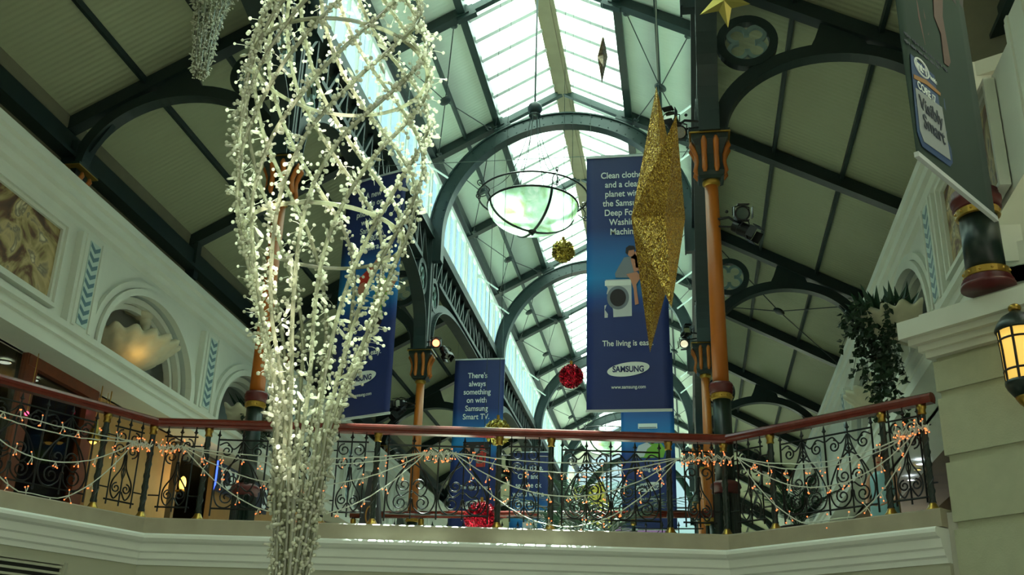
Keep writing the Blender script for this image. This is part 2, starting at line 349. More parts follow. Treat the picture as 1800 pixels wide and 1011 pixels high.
# ---- frieze walls left and right
def frieze(side, nm, types, y_first, y_lo, y_hi):
    X = lambda d: XC+side*(5.44+d)
    m = lambda a, b, d: (X(d), a, b)
    w = MB(); tr = MB(); nb = MB(); Wd = 3.9; z0, z1 = 4.60, 5.87
    for i, t in enumerate(types):
        ya = y_first+i*Wd-Wd/2; yb = ya+Wd; yc = ya+Wd/2
        if t == 'a':
            a, b, zc = 1.40, 1.06, 4.66
            pts = arc(yc, zc, a, b, PI, 0, 24)
            w.quad(m(ya, z0, 0), m(yc-a, z0, 0), m(yc-a, z1, 0), m(ya, z1, 0)); w.quad(m(yc+a, z0, 0), m(yb, z0, 0), m(yb, z1, 0), m(yc+a, z1, 0))
            for p, q in zip(pts, pts[1:]):
                w.quad(m(p[0], p[1], 0), m(q[0], q[1], 0), m(q[0], z1, 0), m(p[0], z1, 0))
                nb.quad(m(p[0], p[1], 0), m(q[0], q[1], 0), m(q[0], q[1], .55), m(p[0], p[1], .55))
            nb.quad(m(yc-a, z0, 0), m(yc-a, zc, 0), m(yc-a, zc, .55), m(yc-a, z0, .55)); nb.quad(m(yc+a, z0, 0), m(yc+a, zc, 0), m(yc+a, zc, .55), m(yc+a, z0, .55))
            nb.quad(m(yc-a, z0, .55), m(yc+a, z0, .55), m(yc+a, z1, .55), m(yc-a, z1, .55)); nb.quad(m(yc-a, z0, 0), m(yc+a, z0, 0), m(yc+a, z0, .55), m(yc-a, z0, .55))
            for (da, wd, dp, dd) in ((.05, .10, .10, -.05), (.17, .10, .06, -.03), (-.07, .09, .10, .12), (-.17, .08, .10, .22)):
                tr.band([(yc-a-da, z0)]+arc(yc, zc, a+da, b+da*.9, PI, 0, 24)+[(yc+a+da, z0)], wd, dp, lambda p, q, d: m(p, q, d+dd))
        else:
            w.quad(m(ya, z0, 0), m(yb, z0, 0), m(yb, z1, 0), m(ya, z1, 0))
        # pilaster either side of the joint
        tr.box((X(-.03), ya, (z0+z1)/2), (.14, .62, z1-z0)); tr.box((X(-.08), ya-.2, (z0+z1)/2), (.08, .07, z1-z0)); tr.box((X(-.08), ya+.2, (z0+z1)/2), (.08, .07, z1-z0))
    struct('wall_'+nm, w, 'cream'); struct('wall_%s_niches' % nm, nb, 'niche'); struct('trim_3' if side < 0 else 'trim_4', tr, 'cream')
    # cornice, architrave and soffit as one long moulding run each
    path = [(X(0), y_lo, 0), (X(0), y_hi, 0)] if side > 0 else [(X(0), y_hi, 0), (X(0), y_lo, 0)]
    path = [Vector(p) for p in path]
    f = -1.0
    P = lambda pr: [(f*o, z) for o, z in pr]
    struct('trim_5' if side < 0 else 'trim_6', MB().sweep(path, P([(-.85, 6.30), (-.85, 6.47), (.12, 6.47), (.12, 6.36), (.07, 6.33), (.07, 6.22), (.02, 6.19), (.0, 6.10), (-.06, 6.06), (-.07, 5.98), (-.02, 5.95), (-.02, 5.87), (-.6, 5.87)])), 'cream')
    struct('trim_7' if side < 0 else 'trim_8', MB().sweep(path, P([(-.5, 4.22), (-.5, 4.60), (.10, 4.60), (.10, 4.52), (.05, 4.50), (.05, 4.40), (.02, 4.38), (.02, 4.22)])), 'cream')
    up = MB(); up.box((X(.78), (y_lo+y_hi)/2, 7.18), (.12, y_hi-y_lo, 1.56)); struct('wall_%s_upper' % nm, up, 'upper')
    sp = MB(); sp.box((X(.75), (y_lo+y_hi)/2, 4.27), (.6, y_hi-y_lo, .10)); struct('ceiling_%s_soffit' % nm, sp, 'cream')
    bm = MB(); bm.box((X(.66), (y_lo+y_hi)/2, 7.42), (.12, y_hi-y_lo, .36)); bm.box((X(.62), (y_lo+y_hi)/2, 7.25), (.26, y_hi-y_lo, .06)); struct('trim_9' if side < 0 else 'trim_10', bm, 'steel')
TYPES_L = ['m', 'm', 'a', 'a', 'm', 'a', 'a', 'm', 'a', 'a', 'm', 'a']
TYPES_R = ['m', 'a', 'a', 'm', 'a', 'a', 'm', 'a', 'a', 'm', 'a']
YM = 14.07
frieze(-1, 'left', TYPES_L, YM-2*3.9, YM-2.5*3.9, YF)
frieze(1, 'right', TYPES_R, YM-3.9, 10.02, YF)
# ---- chevron strips on the pilasters
def chevron(side, y, label):
    X = lambda d: XC+side*(5.44+d)
    n = 9; z0, z1 = 4.66, 5.80; h = (z1-z0)/n; s = MB(); t = MB()
    o = thing('chevron_panel', label, 'wall panel', (X(-.105), y, z0), 0, 'chevron strips between the frieze panels')
    s.box((0, 0, (z1-z0)/2), (.02, .25, z1-z0+.03))
    for i in range(n):
        for sg in (-1, 1):
            b = i*h; vs = [(side*-.012, 0, b), (side*-.012, sg*.115, b+h*.55), (side*-.012, sg*.115, b+h*1.02), (side*-.012, 0, b+h*.5)]
            vs2 = [(-side*.004, p[1], p[2]) for p in vs]; t.add(vs+vs2, [(0, 1, 2, 3), (7, 6, 5, 4), (0, 4, 5, 1), (1, 5, 6, 2), (2, 6, 7, 3), (3, 7, 4, 0)])
    link('backing', s, 'pale_tile', o); link('chevron_tiles', t, 'blue_tile', o)
for i in range(-1, 4):
    chevron(-1, YM-1.95+i*3.9, 'blue chevron strip on the left frieze, %s from the camera' % ORD[i+1])
for i in range(0, 4):
    chevron(1, YM-1.95+i*3.9, 'blue chevron strip on the right frieze, %s from the camera' % ORD[i])
# ---- ceilings
def slope_panel(name, u0, u1, zf, dz, y0, y1, side, material):
    b = MB(); P = [(u0, zf(u0)+dz), (u1, zf(u1)+dz), (u1, zf(u1)+dz+.06), (u0, zf(u0)+dz+.06)]
    b.prism(P, lambda a, z, d: (XC+side*a, d, z), y0, y1); return struct(name, b, material)
for s, n in ((-1, 'left'), (1, 'right')):
    slope_panel('ceiling_aisle_'+n, HW+.14, 6.6, z_aisle, .26, YN, YF, s, 'aisle')
    slope_panel('ceiling_nave_'+n, 1.40, 3.05, z_nave, .24, YN, YF, s, 'nave')
# ---- rafters, purlins, ridge
ks = [i*.5 for i in range(0, 12)]
for s, n in ((-1, 'left'), (1, 'right')):
    for k in ks:
        b = MB(); b.beam((XC+s*3.0, PY(k), z_nave(3.0)+.10), (XC+s*1.3, PY(k), z_nave(1.3)+.10), .13, .20); b.beam((XC+s*3.0, PY(k), z_nave(3.0)+.0), (XC+s*1.3, PY(k), z_nave(1.3)+.0), .20, .03)
        struct('rafter_nave_'+n, b, 'steel')
        b = MB(); b.beam((XC+s*1.5, PY(k), z_nave(1.5)+.06), (XC, PY(k), z_nave(0)+.06), .12, .13); b.beam((XC+s*1.55, PY(k), z_nave(1.5)+.02), (XC+s*1.2, PY(k), z_nave(1.25)+.05), .14, .22)
        struct('rafter_skylight_'+n, b, 'teal')
        if k != int(k) or k == 0:
            b = MB(); b.beam((XC+s*(HW-.05), PY(k), z_aisle(HW)+.12), (XC+s*6.2, PY(k), z_aisle(6.2)+.12), .13, .22); b.beam((XC+s*(HW-.05), PY(k), z_aisle(HW)+.01), (XC+s*6.2, PY(k), z_aisle(6.2)+.01), .2, .03)
            b.box((XC+s*6.08, PY(k), 7.45), (.18, .16, .75)); struct('rafter_aisle_'+n, b, 'steel')
    for u, w, h, mt, q in ((1.44, .15, .22, 'teal', z_nave), (2.15, .06, .12, 'steel', z_nave), (2.86, .16, .22, 'steel', z_nave)):
        b = MB(); b.box((XC+s*u, (YN+YF)/2, q(u)+.14), (w, YF-YN, h)); struct('purlin_nave_'+n, b, mt)
    for u in (HW+1.2, HW+2.25):
        b = MB(); b.box((XC+s*u, (YN+YF)/2, z_aisle(u)+.2), (.055, YF-YN, .10)); struct('purlin_aisle_'+n, b, 'steel')
b = MB(); ym, yl = (9.7+YF)/2, YF-9.7; b.box((XC, ym, 13.05), (.22, yl, .22)); b.box((XC+.16, ym, 13.08), (.08, yl, .26)); b.box((XC-.15, ym, 13.1), (.06, yl, .22)); struct('ridge_beam', b, 'ridge')
# ---- skylight: one window per half bay and slope
wn = 0
for k in ks[:-1]:
    y0, y1 = PY(k), PY(k+.5)
    for s in (-1, 1):
        wn += 1
        pn = MB(); ya, yb = y0, y1
        P = [(.12, z_nave(.12)+.20), (1.45, z_nave(1.45)+.20), (1.45, z_nave(1.45)+.215), (.12, z_nave(.12)+.215)]
        if k <= .5:      # over the atrium unseen panels added to limit sun on the sculpture; glass only between 7.95 and 9.66
            gl = (7.95, y1) if k == 0 else (y0, 9.66); bl = MB()
            if k == 0: bl.prism(P, lambda a, z, d: (XC+s*a, d, z), y0, gl[0])
            else: bl.prism(P, lambda a, z, d: (XC+s*a, d, z), gl[1], y1)
            struct('ceiling_blank_bay', bl, 'nave'); ya, yb = gl
        pn.prism(P, lambda a, z, d: (XC+s*a, d, z), ya, yb)
        w = struct('window_%d' % wn, pn, 'sky')
        gb = MB(); nb_ = 6
        for j in range(nb_):
            if k <= .5 and j not in (0, 5): continue
            y = y0+(j+.5)*(y1-y0)/nb_
            gb.beam((XC+s*.12, y, z_nave(.12)+.15), (XC+s*1.42, y, z_nave(1.42)+.15), .11, .07)
        link('glazing_bar', gb, 'bar', w, kind='structure')
# ---- clerestory windows: one per half bay and side
for k in ks[:-1]:
    y0, y1 = PY(k), PY(k+.5); L = y1-y0
    for s in (-1, 1):
        wn += 1
        pn = MB(); pn.box((XC+s*2.93, (y0+y1)/2, 10.6), (.012, L-.1, 1.6)); w = struct('window_%d' % wn, pn, 'pane')
        fr = MB(); nf = 6
        for j in range(nf+1):
            y = y0+.12+j*(L-.24)/nf; wd = .08 if j % 2 == 0 else .04
            fr.box((XC+s*2.92, y, 10.6), (.07, wd, 1.62))
        fr.box((XC+s*2.92, (y0+y1)/2, 9.83), (.09, L, .09)); fr.box((XC+s*2.92, (y0+y1)/2, 11.33), (.09, L, .12))
        link('window_frame', fr, 'white', w, kind='structure')

# ---- end wall with the leaded window
b = MB(); b.box((-2.4, YF+.1, 3.2), (14, .2, 4.0)); b.box((-8.2, YF+.1, 7.5), (5.6, .2, 8)); b.box((3.4, YF+.1, 7.5), (5.6, .2, 8)); struct('wall_back', b, 'cream')
wn += 1
pn = MB(); pn.box((XC, YF, 8.9), (6.0, .04, 7.6)); w = struct('window_%d' % wn, pn, 'stained')
fr = MB()
for i in range(5): fr.box((XC-2.8+i*1.4, YF-.05, 8.9), (.09, .08, 7.6))
for i in range(6): fr.box((XC, YF-.05, 5.2+i*1.5), (6.0, .08, .07))
link('leading', fr, 'lead', w, kind='structure')
lf = MB()
for i in range(9):
    cx = XC+random.uniform(-2.3, 2.3); cz = random.uniform(6, 12.2); a = random.uniform(0, PI)
    pts = []
    for j in range(14):
        t = 2*PI*j/14; r = .75 if j % 2 == 0 else .42
        pts.append((cx+r*math.cos(t+a)*1.2, cz+r*math.sin(t+a)))
    lf.band(pts, .06, .05, lambda p, q, d: (p, YF-.05+d, q), closed=True)
link('leaf_tracery', lf, 'lead', w, kind='structure')
# walls that close the building outside the frame
struct('wall_front', MB().box((-2.4, -6.1, 6), (16, .2, 15)), 'cream')
struct('ceiling_atrium', MB().box((-2.4, -2.9, 13.3), (18, 6.4, .2)), 'nave')
struct('wall_atrium_gable', MB().box((-2.4, -.05, 11), (18, .1, 4.8)), 'cream') if False else None
struct('wall_atrium_left', MB().box((-9.7, .5, 6), (.2, 13.2, 15)), 'cream')
struct('wall_atrium_right', MB().box((6.2, 1.5, 6), (.2, 15, 15)), 'cream')

# ---- pier at the right, with its moulded ledge, and the diagonal wall behind it
dv = Vector((.707, -.707, 0)); nv = Vector((-.707, -.707, 0)); P0 = Vector((2.33, 10.10, 0))
def pm(a, z, d): p = P0+dv*a+nv*d; return (p.x, p.y, z)
b = MB(); zs = [-1.6, -.9, -.25, .4, 1.05, 1.72, 2.32, 2.92, 3.28]
for i in range(len(zs)-1):
    b.prism([(0, zs[i]+.035), (3.2, zs[i]+.035), (3.2, zs[i+1]-.035), (0, zs[i+1]-.035)], pm, -1.6, 0)
b.prism([(.025, -1.6), (3.2, -1.6), (3.2, 3.3), (.025, 3.3)], pm, -1.6, -.03)
struct('wall_pier', b, 'pier')
b = MB()
for z0, z1, o in ((3.28, 3.34, .05), (3.34, 3.40, .10), (3.40, 3.46, .17), (3.46, 3.63, .24)):
    b.prism([(-o*.75, z0), (3.2, z0), (3.2, z1), (-o*.75, z1)], pm, -1.3, o)
b.prism([(-.05, 3.63), (3.2, 3.63), (3.2, 3.72), (-.05, 3.72)], pm, -1.3, .06)
struct('trim_11', b, 'cream')
wd = Vector((.87, -.49, 0)).normalized(); wnv = Vector((-.49, -.87, 0)).normalized(); W0 = Vector((3.10, 10.12, 0))
def wm(a, z, d): p = W0+wd*a+wnv*d; return (p.x, p.y, z)
b = MB(); b.prism([(-.05, 4.185), (4, 4.185), (4, 5.9), (-.05, 5.9)], wm, -.5, -.12)
b.prism([(-.05, 4.185), (.3, 4.185), (.3, 5.9), (-.05, 5.9)], wm, -.2, 0); b.prism([(.42, 4.4), (.5, 4.4), (.5, 5.86), (.42, 5.86)], wm, -.2, -.05)
b.prism([(-.05, 4.185), (4, 4.185), (4, 4.42), (-.05, 4.42)], wm, -.4, .03)
for z0, z1, o in ((5.86, 5.93, .06), (5.93, 6.03, .03), (6.03, 6.10, .12), (6.10, 6.20, .09), (6.20, 6.30, .17), (6.30, 6.47, .24)):
    b.prism([(-o*.6, z0), (4, z0), (4, z1), (-o*.6, z1)], wm, -.6, o-.15)
b.prism([(-.05, 3.6), (4, 3.6), (4, 4.3), (-.05, 4.3)], wm, -.55, -.42); b.prism([(-.05, 4.185), (4, 4.185), (4, 4.3), (-.05, 4.3)], wm, -.55, -.1)
struct('wall_diagonal', b, 'cream')
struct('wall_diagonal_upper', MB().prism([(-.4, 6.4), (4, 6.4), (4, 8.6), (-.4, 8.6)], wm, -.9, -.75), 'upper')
# ---- shopfronts below the friezes
XS = XC-5.44-.5
b = MB(); b.box((XS-.05, 10.3, 3.05), (.1, 2.2, 2.4)); b.box((XS-.05, 15.15, 3.05), (.1, 2.4, 2.4)); b.box((XS-.05, 18.6, 3.05), (.1, 1.2, 2.4)); b.box((XS-.05, 33, 3.05), (.1, 26, 2.4)); b.box((XS-.05, 14, 4.30), (.1, 12, .14)); struct('wall_shops_left', b, 'tan')
b = MB(); b.box((XS-3.2, 28, 3.1), (.1, 46, 2.6)); b.box((XS-1.6, 28, 4.42), (3.2, 46, .1)); b.box((XS-1.6, 28, 1.8), (3.2, 46, .1)); b.box((XS-1.6, 5, 3.1), (3.2, .1, 2.6)); b.box((XS-1.6, 16.6, 3.1), (3.2, .1, 2.6)); struct('wall_shop_interior', b, 'interior')
XR = XC+5.44+.5
b = MB(); b.box((XR+.05, 13, 3.05), (.1, 3, 2.4)); b.box((XR+.05, 35.1, 3.05), (.1, 31.6, 2.4)); b.box((XR+1.6, 16, 3.1), (.1, 20, 2.6)); b.box((XR+.8, 16, 4.38), (1.6, 20, .1)); struct('wall_shops_right', b, 'interior')

# ================================================================== STEELWORK THINGS
# ---- nave arches
ar = thing('roof_arch', 'nearest steel arch over the nave, just behind the hanging bowl lamp', 'roof arch', (XC, PY(2), 9.0), 0, 'semicircular arches across the nave')
b = MB(); b.band([(-2.70, 0)]+arc(0, .57, 2.70, 2.70, PI, 0, 48)+[(2.70, 0)], .30, .16, xz)
for i in range(2, 39):
    for rr in (2.62, 2.78): b.ball((rr*math.cos(PI*i/40), -.083, .57+rr*math.sin(PI*i/40)), .016, 6, 4)
link('arch_rib', b, 'teal', ar)
b = MB(); b.band([(-2.56, 0)]+arc(0, .57, 2.56, 2.56, PI, 0, 48)+[(2.56, 0)], .03, .26, xz); b.band([(-2.84, 0)]+arc(0, .57, 2.84, 2.84, PI, 0, 48)+[(2.84, 0)], .03, .26, xz); link('flange', b, 'teal', ar)
for k, lb in ((3, 'second steel arch over the nave, behind the gold bauble'), (4, 'third steel arch over the nave, behind the red bauble'), (5, 'fourth steel arch over the nave, behind the far bowl lamp'), (6, 'last steel arch over the nave, at the end wall')):
    copy_tree(ar, (XC, PY(k)-.12 if k == 6 else PY(k), 9.0), 0, lb)
ar.location.y = PY(2)-.02
copy_tree(ar, (XC, PY(1), 9.0), 0, 'steel arch over the near edge of the bridge, above the picture')
# ---- columns
def make_column(label):
    o = thing('iron_column', label, 'column', (0, 0, 0), 0, 'iron columns along the nave')
    b = MB(); b.lathe([(.2, 0), (.2, .05), (.17, .07), (.17, .12)], 24); link('base', b, 'green', o, smooth=False)
    b = MB(); n = 40
    pr = [((.135+.012*(1 if j % 2 else -1))*math.cos(2*PI*j/n), (.135+.012*(1 if j % 2 else -1))*math.sin(2*PI*j/n)) for j in range(n)]
    b.prism(pr, lambda a, c, d: (a, c, d), .12, .58); link('fluted_pedestal', b, 'green', o)
    b = MB(); b.lathe([(.13, .58), (.16, .60), (.155, .64), (.175, .66), (.165, .70), (.14, .72), (.12, .73)], 24); link('collar', b, 'maroon', o, smooth=True)
    b = MB(); b.lathe([(.112, .72), (.106, 1.1), (.104, 1.70)], 24); link('lower_shaft', b, 'green', o, smooth=True)
    b = MB(); b.lathe([(.112, 1.68), (.125, 1.69), (.125, 1.745), (.114, 1.755)], 24)
    for j in range(12): b.ball((.126*math.cos(j*PI/6), .126*math.sin(j*PI/6), 1.717), .012, 6, 4)
    link('brass_band', b, 'gold_trim', o)
    b = MB(); b.lathe([(.112, 1.75), (.135, 1.76), (.13, 1.79), (.142, 1.80), (.135, 1.835), (.142, 1.845), (.132, 1.88), (.10, 1.89)], 24); link('collar', b, 'maroon', o, smooth=True)
    b = MB(); b.lathe([(.095, 1.88), (.092, 3.0), (.083, 4.52)], 24); link('upper_shaft', b, 'orange', o, smooth=True)
    b = MB(); b.lathe([(.084, 4.46), (.112, 4.49), (.112, 4.52), (.09, 4.56)], 24); link('neck_ring', b, 'gold_trim', o, smooth=True)
    b = MB(); lv = [(4.53, .12), (4.56, .155), (4.62, .165), (4.74, .145), (4.86, .15), (4.97, .185), (5.04, .225), (5.11, .23)]
    b.v = [(i*h, j*h, z) for z, h in lv for i, j in ((-1, -1), (1, -1), (1, 1), (-1, 1))]; b.f = [(q*4+k, q*4+(k+1) % 4, q*4+4+(k+1) % 4, q*4+4+k) for q in range(len(lv)-1) for k in range(4)]+[(0, 3, 2, 1), (28, 29, 30, 31)]; link('capital', b, 'green', o)
    for q in range(4):
        R = Matrix.Rotation(q*PI/2, 3, 'Z')
        for sx in (-.075, .075):
            prof = [(.16, 4.60), (.185, 4.65), (.165, 4.74), (.165, 4.85), (.195, 4.95), (.23, 5.01), (.22, 5.07)]
            c = MB(); c.tube([R @ Vector((sx, -y, z)) for y, z in prof], [.022, .036, .036, .034, .038, .038, .022], 8); link('scroll_bracket', c, 'orange', o, smooth=True)
    b = MB(); b.box((0, 0, 5.135), (.50, .50, .05)); link('abacus', b, 'green', o)
    b = MB(); b.box((0, 0, 5.118), (.512, .512, .016)); link('gilt_edge', b, 'gold_trim', o)
    b = MB(); b.box((0, 0, 6.4), (.20, .06, 2.5)); b.box((0, .11, 6.4), (.22, .05, 2.5)); b.box((0, -.11, 6.4), (.22, .05, 2.5)); b.box((0, 0, 7.1), (.06, .26, 1.0)); link('post', b, 'steel', o)
    return o
col = make_column('orange and green iron column at the right end of the bridge railing')
col.location = (XC+HW, PY(1), DECK)
SIDE = {-1: 'left', 1: 'right'}
for s in (-1, 1):
    for k in range(1, 7):
        if s == 1 and k == 1: continue
        lb = {1: 'orange and green iron column at the left, behind the crystal light sculpture'}.get(k, 'iron column on the %s of the nave, %s row beyond the bridge' % (SIDE[s], ORD[k-2] if k > 1 else 'no'))
        copy_tree(col, (XC+s*HW, PY(k)-(.3 if k == 6 else 0), DECK), 0, lb)
# ---- aisle frames (rafter, arched rib, ring and quatrefoil)
def quatre(b, cx, cz, m, k=1.0):
    for sx in (-1, 1):
        for sz in (-1, 1):
            a = math.atan2(sz, sx); b.band(arc(cx+sx*.098*k, cz+sz*.098*k, .092*k, .092*k, a-PI*.80, a+PI*.80, 20), .042*k, .05, m)
def make_frame(label):
    o = thing('aisle_frame', label, 'roof frame', (0, 0, 7.0), 0, 'arched frames over the side aisles')
    b = MB(); b.beam((0, 0, 2.45+.12), (3.4, 0, 2.45-SL*3.4+.12), .13, .22); b.beam((0, 0, 2.46), (3.4, 0, 2.46-SL*3.4), .2, .03); link('rafter', b, 'steel', o)
    b = MB(); b.band(arc(1.60, .06, 1.47, 1.15, PI, 0, 36), .19, .10, xz)
    b.prism([(2.0, 1.17), (2.75, .88), (3.02, .45), (2.9, .3), (2.6, .8), (2.2, 1.05)], xz, -.045, .045); b.prism([(1.35, 1.26), (1.62, 1.26), (2.1, 1.16), (2.0, 1.42), (1.5, 1.62), (1.42, 1.4)], xz, -.04, .04) ; link('arch_rib', b, 'steel', o)
    b = MB(); b.band(arc(1.60, .06, 1.38, 1.06, PI, 0, 36), .025, .2, xz); link('flange', b, 'steel', o)
    b = MB(); b.band(arc(.55, 1.42, .345, .345, 0, 2*PI, 36)[:-1], .11, .12, xz, True); link('spandrel_ring', b, 'steel', o)
    b = MB(); quatre(b, .55, 1.42, xz, 1.25); link('quatrefoil', b, 'grey', o)
    b = MB(); b.box((3.2, 0, .25), (.2, .16, .5)); link('wall_shoe', b, 'steel', o)
    return o
fr0 = make_frame('arched aisle frame on the right with quatrefoil, behind the small gold star')
fr0.location = (XC+HW, PY(1), 7.0)
for s in (-1, 1):
    for k in range(1, 7):
        if s == 1 and k == 1: continue
        lb = 'arched quatrefoil frame over the left aisle beside the hanging crystal tail' if (s, k) == (-1, 1) else 'arched quatrefoil frame over the %s aisle, %s row beyond the bridge' % (SIDE[s], ORD[max(0, k-2)])
        copy_tree(fr0, (XC+s*HW, PY(k)-(.3 if k == 6 else 0), 7.0), 0 if s > 0 else PI, lb)
# wall capitals carrying the frames
def make_wcap(label):
    o = thing('wall_capital', label, 'capital', (0, 0, 0), 0, 'painted capitals on the upper walls')
    b = MB(); b.box((0, 0, .30), (.26, .3, .5)); b.box((0, 0, .03), (.2, .2, .06)); link('core', b, 'green', o)
    for sx in (-.1, .1):
        for q, v in (((-.15), 0), ):
            b = MB(); b.tube([(-.13, sx, .08), (-.17, sx, .14), (-.15, sx, .25), (-.17, sx, .36), (-.21, sx, .42), (-.2, sx, .47)], [.02, .032, .036, .036, .036, .02], 8); link('scroll_bracket', b, 'orange', o, smooth=True)
    for sy in (-1, 1):
        for sx in (-.07, .06):
            b = MB(); b.tube([(sx, sy*.15, .08), (sx, sy*.19, .14), (sx, sy*.17, .25), (sx, sy*.19, .36), (sx, sy*.23, .42), (sx, sy*.22, .47)], [.02, .03, .034, .034, .034, .02], 8); link('scroll_bracket', b, 'orange', o, smooth=True)
    b = MB(); b.box((-.02, 0, .55), (.42, .5, .05)); link('abacus', b, 'green', o); b = MB(); b.box((-.02, 0, .53), (.43, .51, .015)); link('gilt_edge', b, 'gold_trim', o)
    return o
wc = make_wcap('orange and black painted capital under the left aisle frame, above the mural cornice'); wc.location = (XC-HW-3.12, PY(1), 6.48); wc.rotation_euler.z = PI
for s in (-1, 1):
    for k in (1, 2, 3):
        if (s, k) == (-1, 1): continue
        copy_tree(wc, (XC+s*(HW+3.12), PY(k), 6.48), PI if s < 0 else 0, 'painted wall capital under the %s arched frame of the %s aisle' % (ORD[k-1], SIDE[s]))
# ---- longitudinal girders between the columns
def make_girder(label):
    o = thing('lattice_girder', label, 'girder', (0, 0, 7.0), 0, 'lattice girders under the clerestory')
    b = MB(); b.box((0, BAY/2, 2.66), (.24, BAY-.26, .24)); b.box((0, BAY/2, 2.52), (.3, BAY-.26, .04)); link('top_chord', b, 'steel', o)
    b = MB(); n = 16; st = (BAY-.3)/n
    for i in range(n):
        y = .15+i*st; b.beam((0, y, 1.78), (0, y, 2.5), .05, .09, (1, 0, 0))
        b.beam((.02, y, 1.80 if i < n/2 else 2.5), (.02, y+st, 2.5 if i < n/2 else 1.80), .05, .08, (1, 0, 0))
    link('lattice', b, 'steel', o)
    b = MB(); b.box((0, BAY/2, 1.82), (.18, BAY-1.6, .09)); link('lower_chord', b, 'steel', o)
    pts = []
    for i in range(41):
        t = PI*(1-i/40); c, s_ = math.cos(t), math.sin(t); e = 2/2.9
        pts.append((BAY/2+(BAY/2-.2)*math.copysign(abs(c)**e, c), .06+1.62*abs(s_)**e))
    b = MB(); b.band(pts, .16, .10, yz); link('arch_rib', b, 'steel', o)
    b = MB(); b.band([(BAY/2+(p[0]-BAY/2)*.978, p[1]-.085) for p in pts], .02, .26, yz); link('perforated_flange', b, 'teal', o)
    for y in (.56, BAY-.56):
        b = MB(); b.band(arc(y, 1.46, .33, .33, 0, 2*PI, 32)[:-1], .10, .12, yz, True); link('spandrel_ring', b, 'steel', o)
        b = MB(); quatre(b, y, 1.46, yz, 1.2); link('quatrefoil', b, 'grey', o)
    return o
gd = make_girder('lattice girder on the left above the chevron wall, from the sculpture to the second column'); gd.location = (XC-HW, PY(1), 7.0)
for s in (-1, 1):
    for k in range(0, 6):
        if (s, k) == (-1, 1): continue
        copy_tree(gd, (XC+s*HW, PY(k), 7.0), 0, 'lattice girder on the %s of the nave, %s bay from the camera' % (SIDE[s], ORD[k]))
# ---- cross braces under the roof panels
def make_brace(label, zf, ua, ub, drop):
    # local: y = 0 middle of the half bay, x = 0 at the middle of the slope
    um = (ua+ub)/2; o = thing('roof_brace', label, 'bracing', (0, 0, 0), 0, 'tie rod crosses under the roof')
    zm = zf(um); hub = Vector((0, 0, -drop)); hh = BAY/4-.14
    b = MB(); b.ball(hub, .13, 16, 8, (1, 1, .42), Matrix.Rotation(.48, 3, 'Y')); link('hub', b, 'steel', o, smooth=True)
    for u in (ua, ub):
        for sy in (-1, 1):
            e = Vector((u-um, sy*hh, zf(u)-zm+.02)); c = MB(); c.tube([hub, e], .011, 6); link('tie_rod', c, 'steel', o)
            c = MB(); c.ball(e, .075, 10, 6, (1, 1, .6)); link('end_boss', c, 'steel', o, smooth=True)
    return o
br = make_brace('x', z_nave, 1.62, 2.72, .12); first = True
for s in (-1, 1):
    for i, k in enumerate([1.5, 2, 2.5, 3, 3.5, 4, 4.5, 5]):
        um = (1.62+2.72)/2; lc = (XC+s*um, PY(k)+BAY/4, z_nave(um)); lb = 'tie rod cross with hub under the %s nave roof, %s from the camera' % (SIDE[s], ORD[i])
        if first: br.location = lc; br.rotation_euler.z = 0 if s > 0 else PI; br['label'] = lb; first = False
        else: copy_tree(br, lc, 0 if s > 0 else PI, lb)
ab = make_brace('tie rod cross with hub under the right aisle roof, beyond the spotlights', z_aisle, HW+.25, HW+3.1, .12); um = HW+(.25+3.1)/2; ab.location = (XC+um, PY(2)+BAY/4, z_aisle(um))
# ---- white stays by the clerestory
def make_stay(label):
    o = thing('window_stay', label, 'stay', (0, 0, 0), 0, 'white stays beside the clerestory windows')
    b = MB(); b.tube([(0, 0, 0), (-.52, 0, -.40)], .022, 8); link('bar', b, 'white', o)
    b = MB(); b.box((.02, 0, 0), (.06, .06, .09)); link('bracket', b, 'white', o)
    return o
st0 = None
for s in (-1, 1):
    for k in (1, 2, 3, 4):
        for j, dy in enumerate((-2.55, -.75)):
            lc = (XC+s*2.85, PY(k+1)+dy-.0, 11.0); lb = 'white stay on the %s clerestory, %s of two before the %s nave arch' % (SIDE[s], ('first', 'second')[j], ORD[k-1])
            if st0 is None: st0 = make_stay(lb); st0.location = lc; st0.rotation_euler.z = PI if s < 0 else 0
            else: copy_tree(st0, lc, PI if s < 0 else 0, lb)

# ================================================================== RAILING
def seg(i): return RAILPATH[i], RAILPATH[i+1]
def on_rail(px, py, i, off=0):          # where a sight line meets the railing's own upright plane: distance along the section, height
    a, b = seg(i); t = (b-a).normalized(); n = Vector((t.y, -t.x, 0)); a2 = a+n*off; d = ray(px, py); k = a2.dot(n)/d.dot(n); p = d*k
    return (p-a2).dot(t), p.z
def rmap(i, off=0):
    a, b = seg(i); t = (b-a).normalized(); n = Vector((t.y, -t.x, 0))
    return lambda s, z, d=0: tuple(a+t*s+n*(off+d)+Vector((0, 0, z)))
def spline(pts, n=6):
    P = [pts[0]]+list(pts)+[pts[-1]]; out = []
    for i in range(1, len(P)-2):
        for j in range(n):
            t = j/n; q = []
            for c in range(len(P[0])):
                p0, p1, p2, p3 = (P[i+k][c] for k in (-1, 0, 1, 2)); q.append(.5*((2*p1)+(-p0+p2)*t+(2*p0-5*p1+4*p2-p3)*t*t+(-p0+3*p1-3*p2+p3)*t**3))
            out.append(tuple(q))
    return out+[tuple(pts[-1])]
def scroll(cx, cz, r, a0, turns, r1=.25, n=18):
    return [(cx+r*(1-(1-r1)*i/n)*math.cos(a0+turns*2*PI*i/n), cz+r*(1-(1-r1)*i/n)*math.sin(a0+turns*2*PI*i/n)) for i in range(n+1)]
RT = .0085
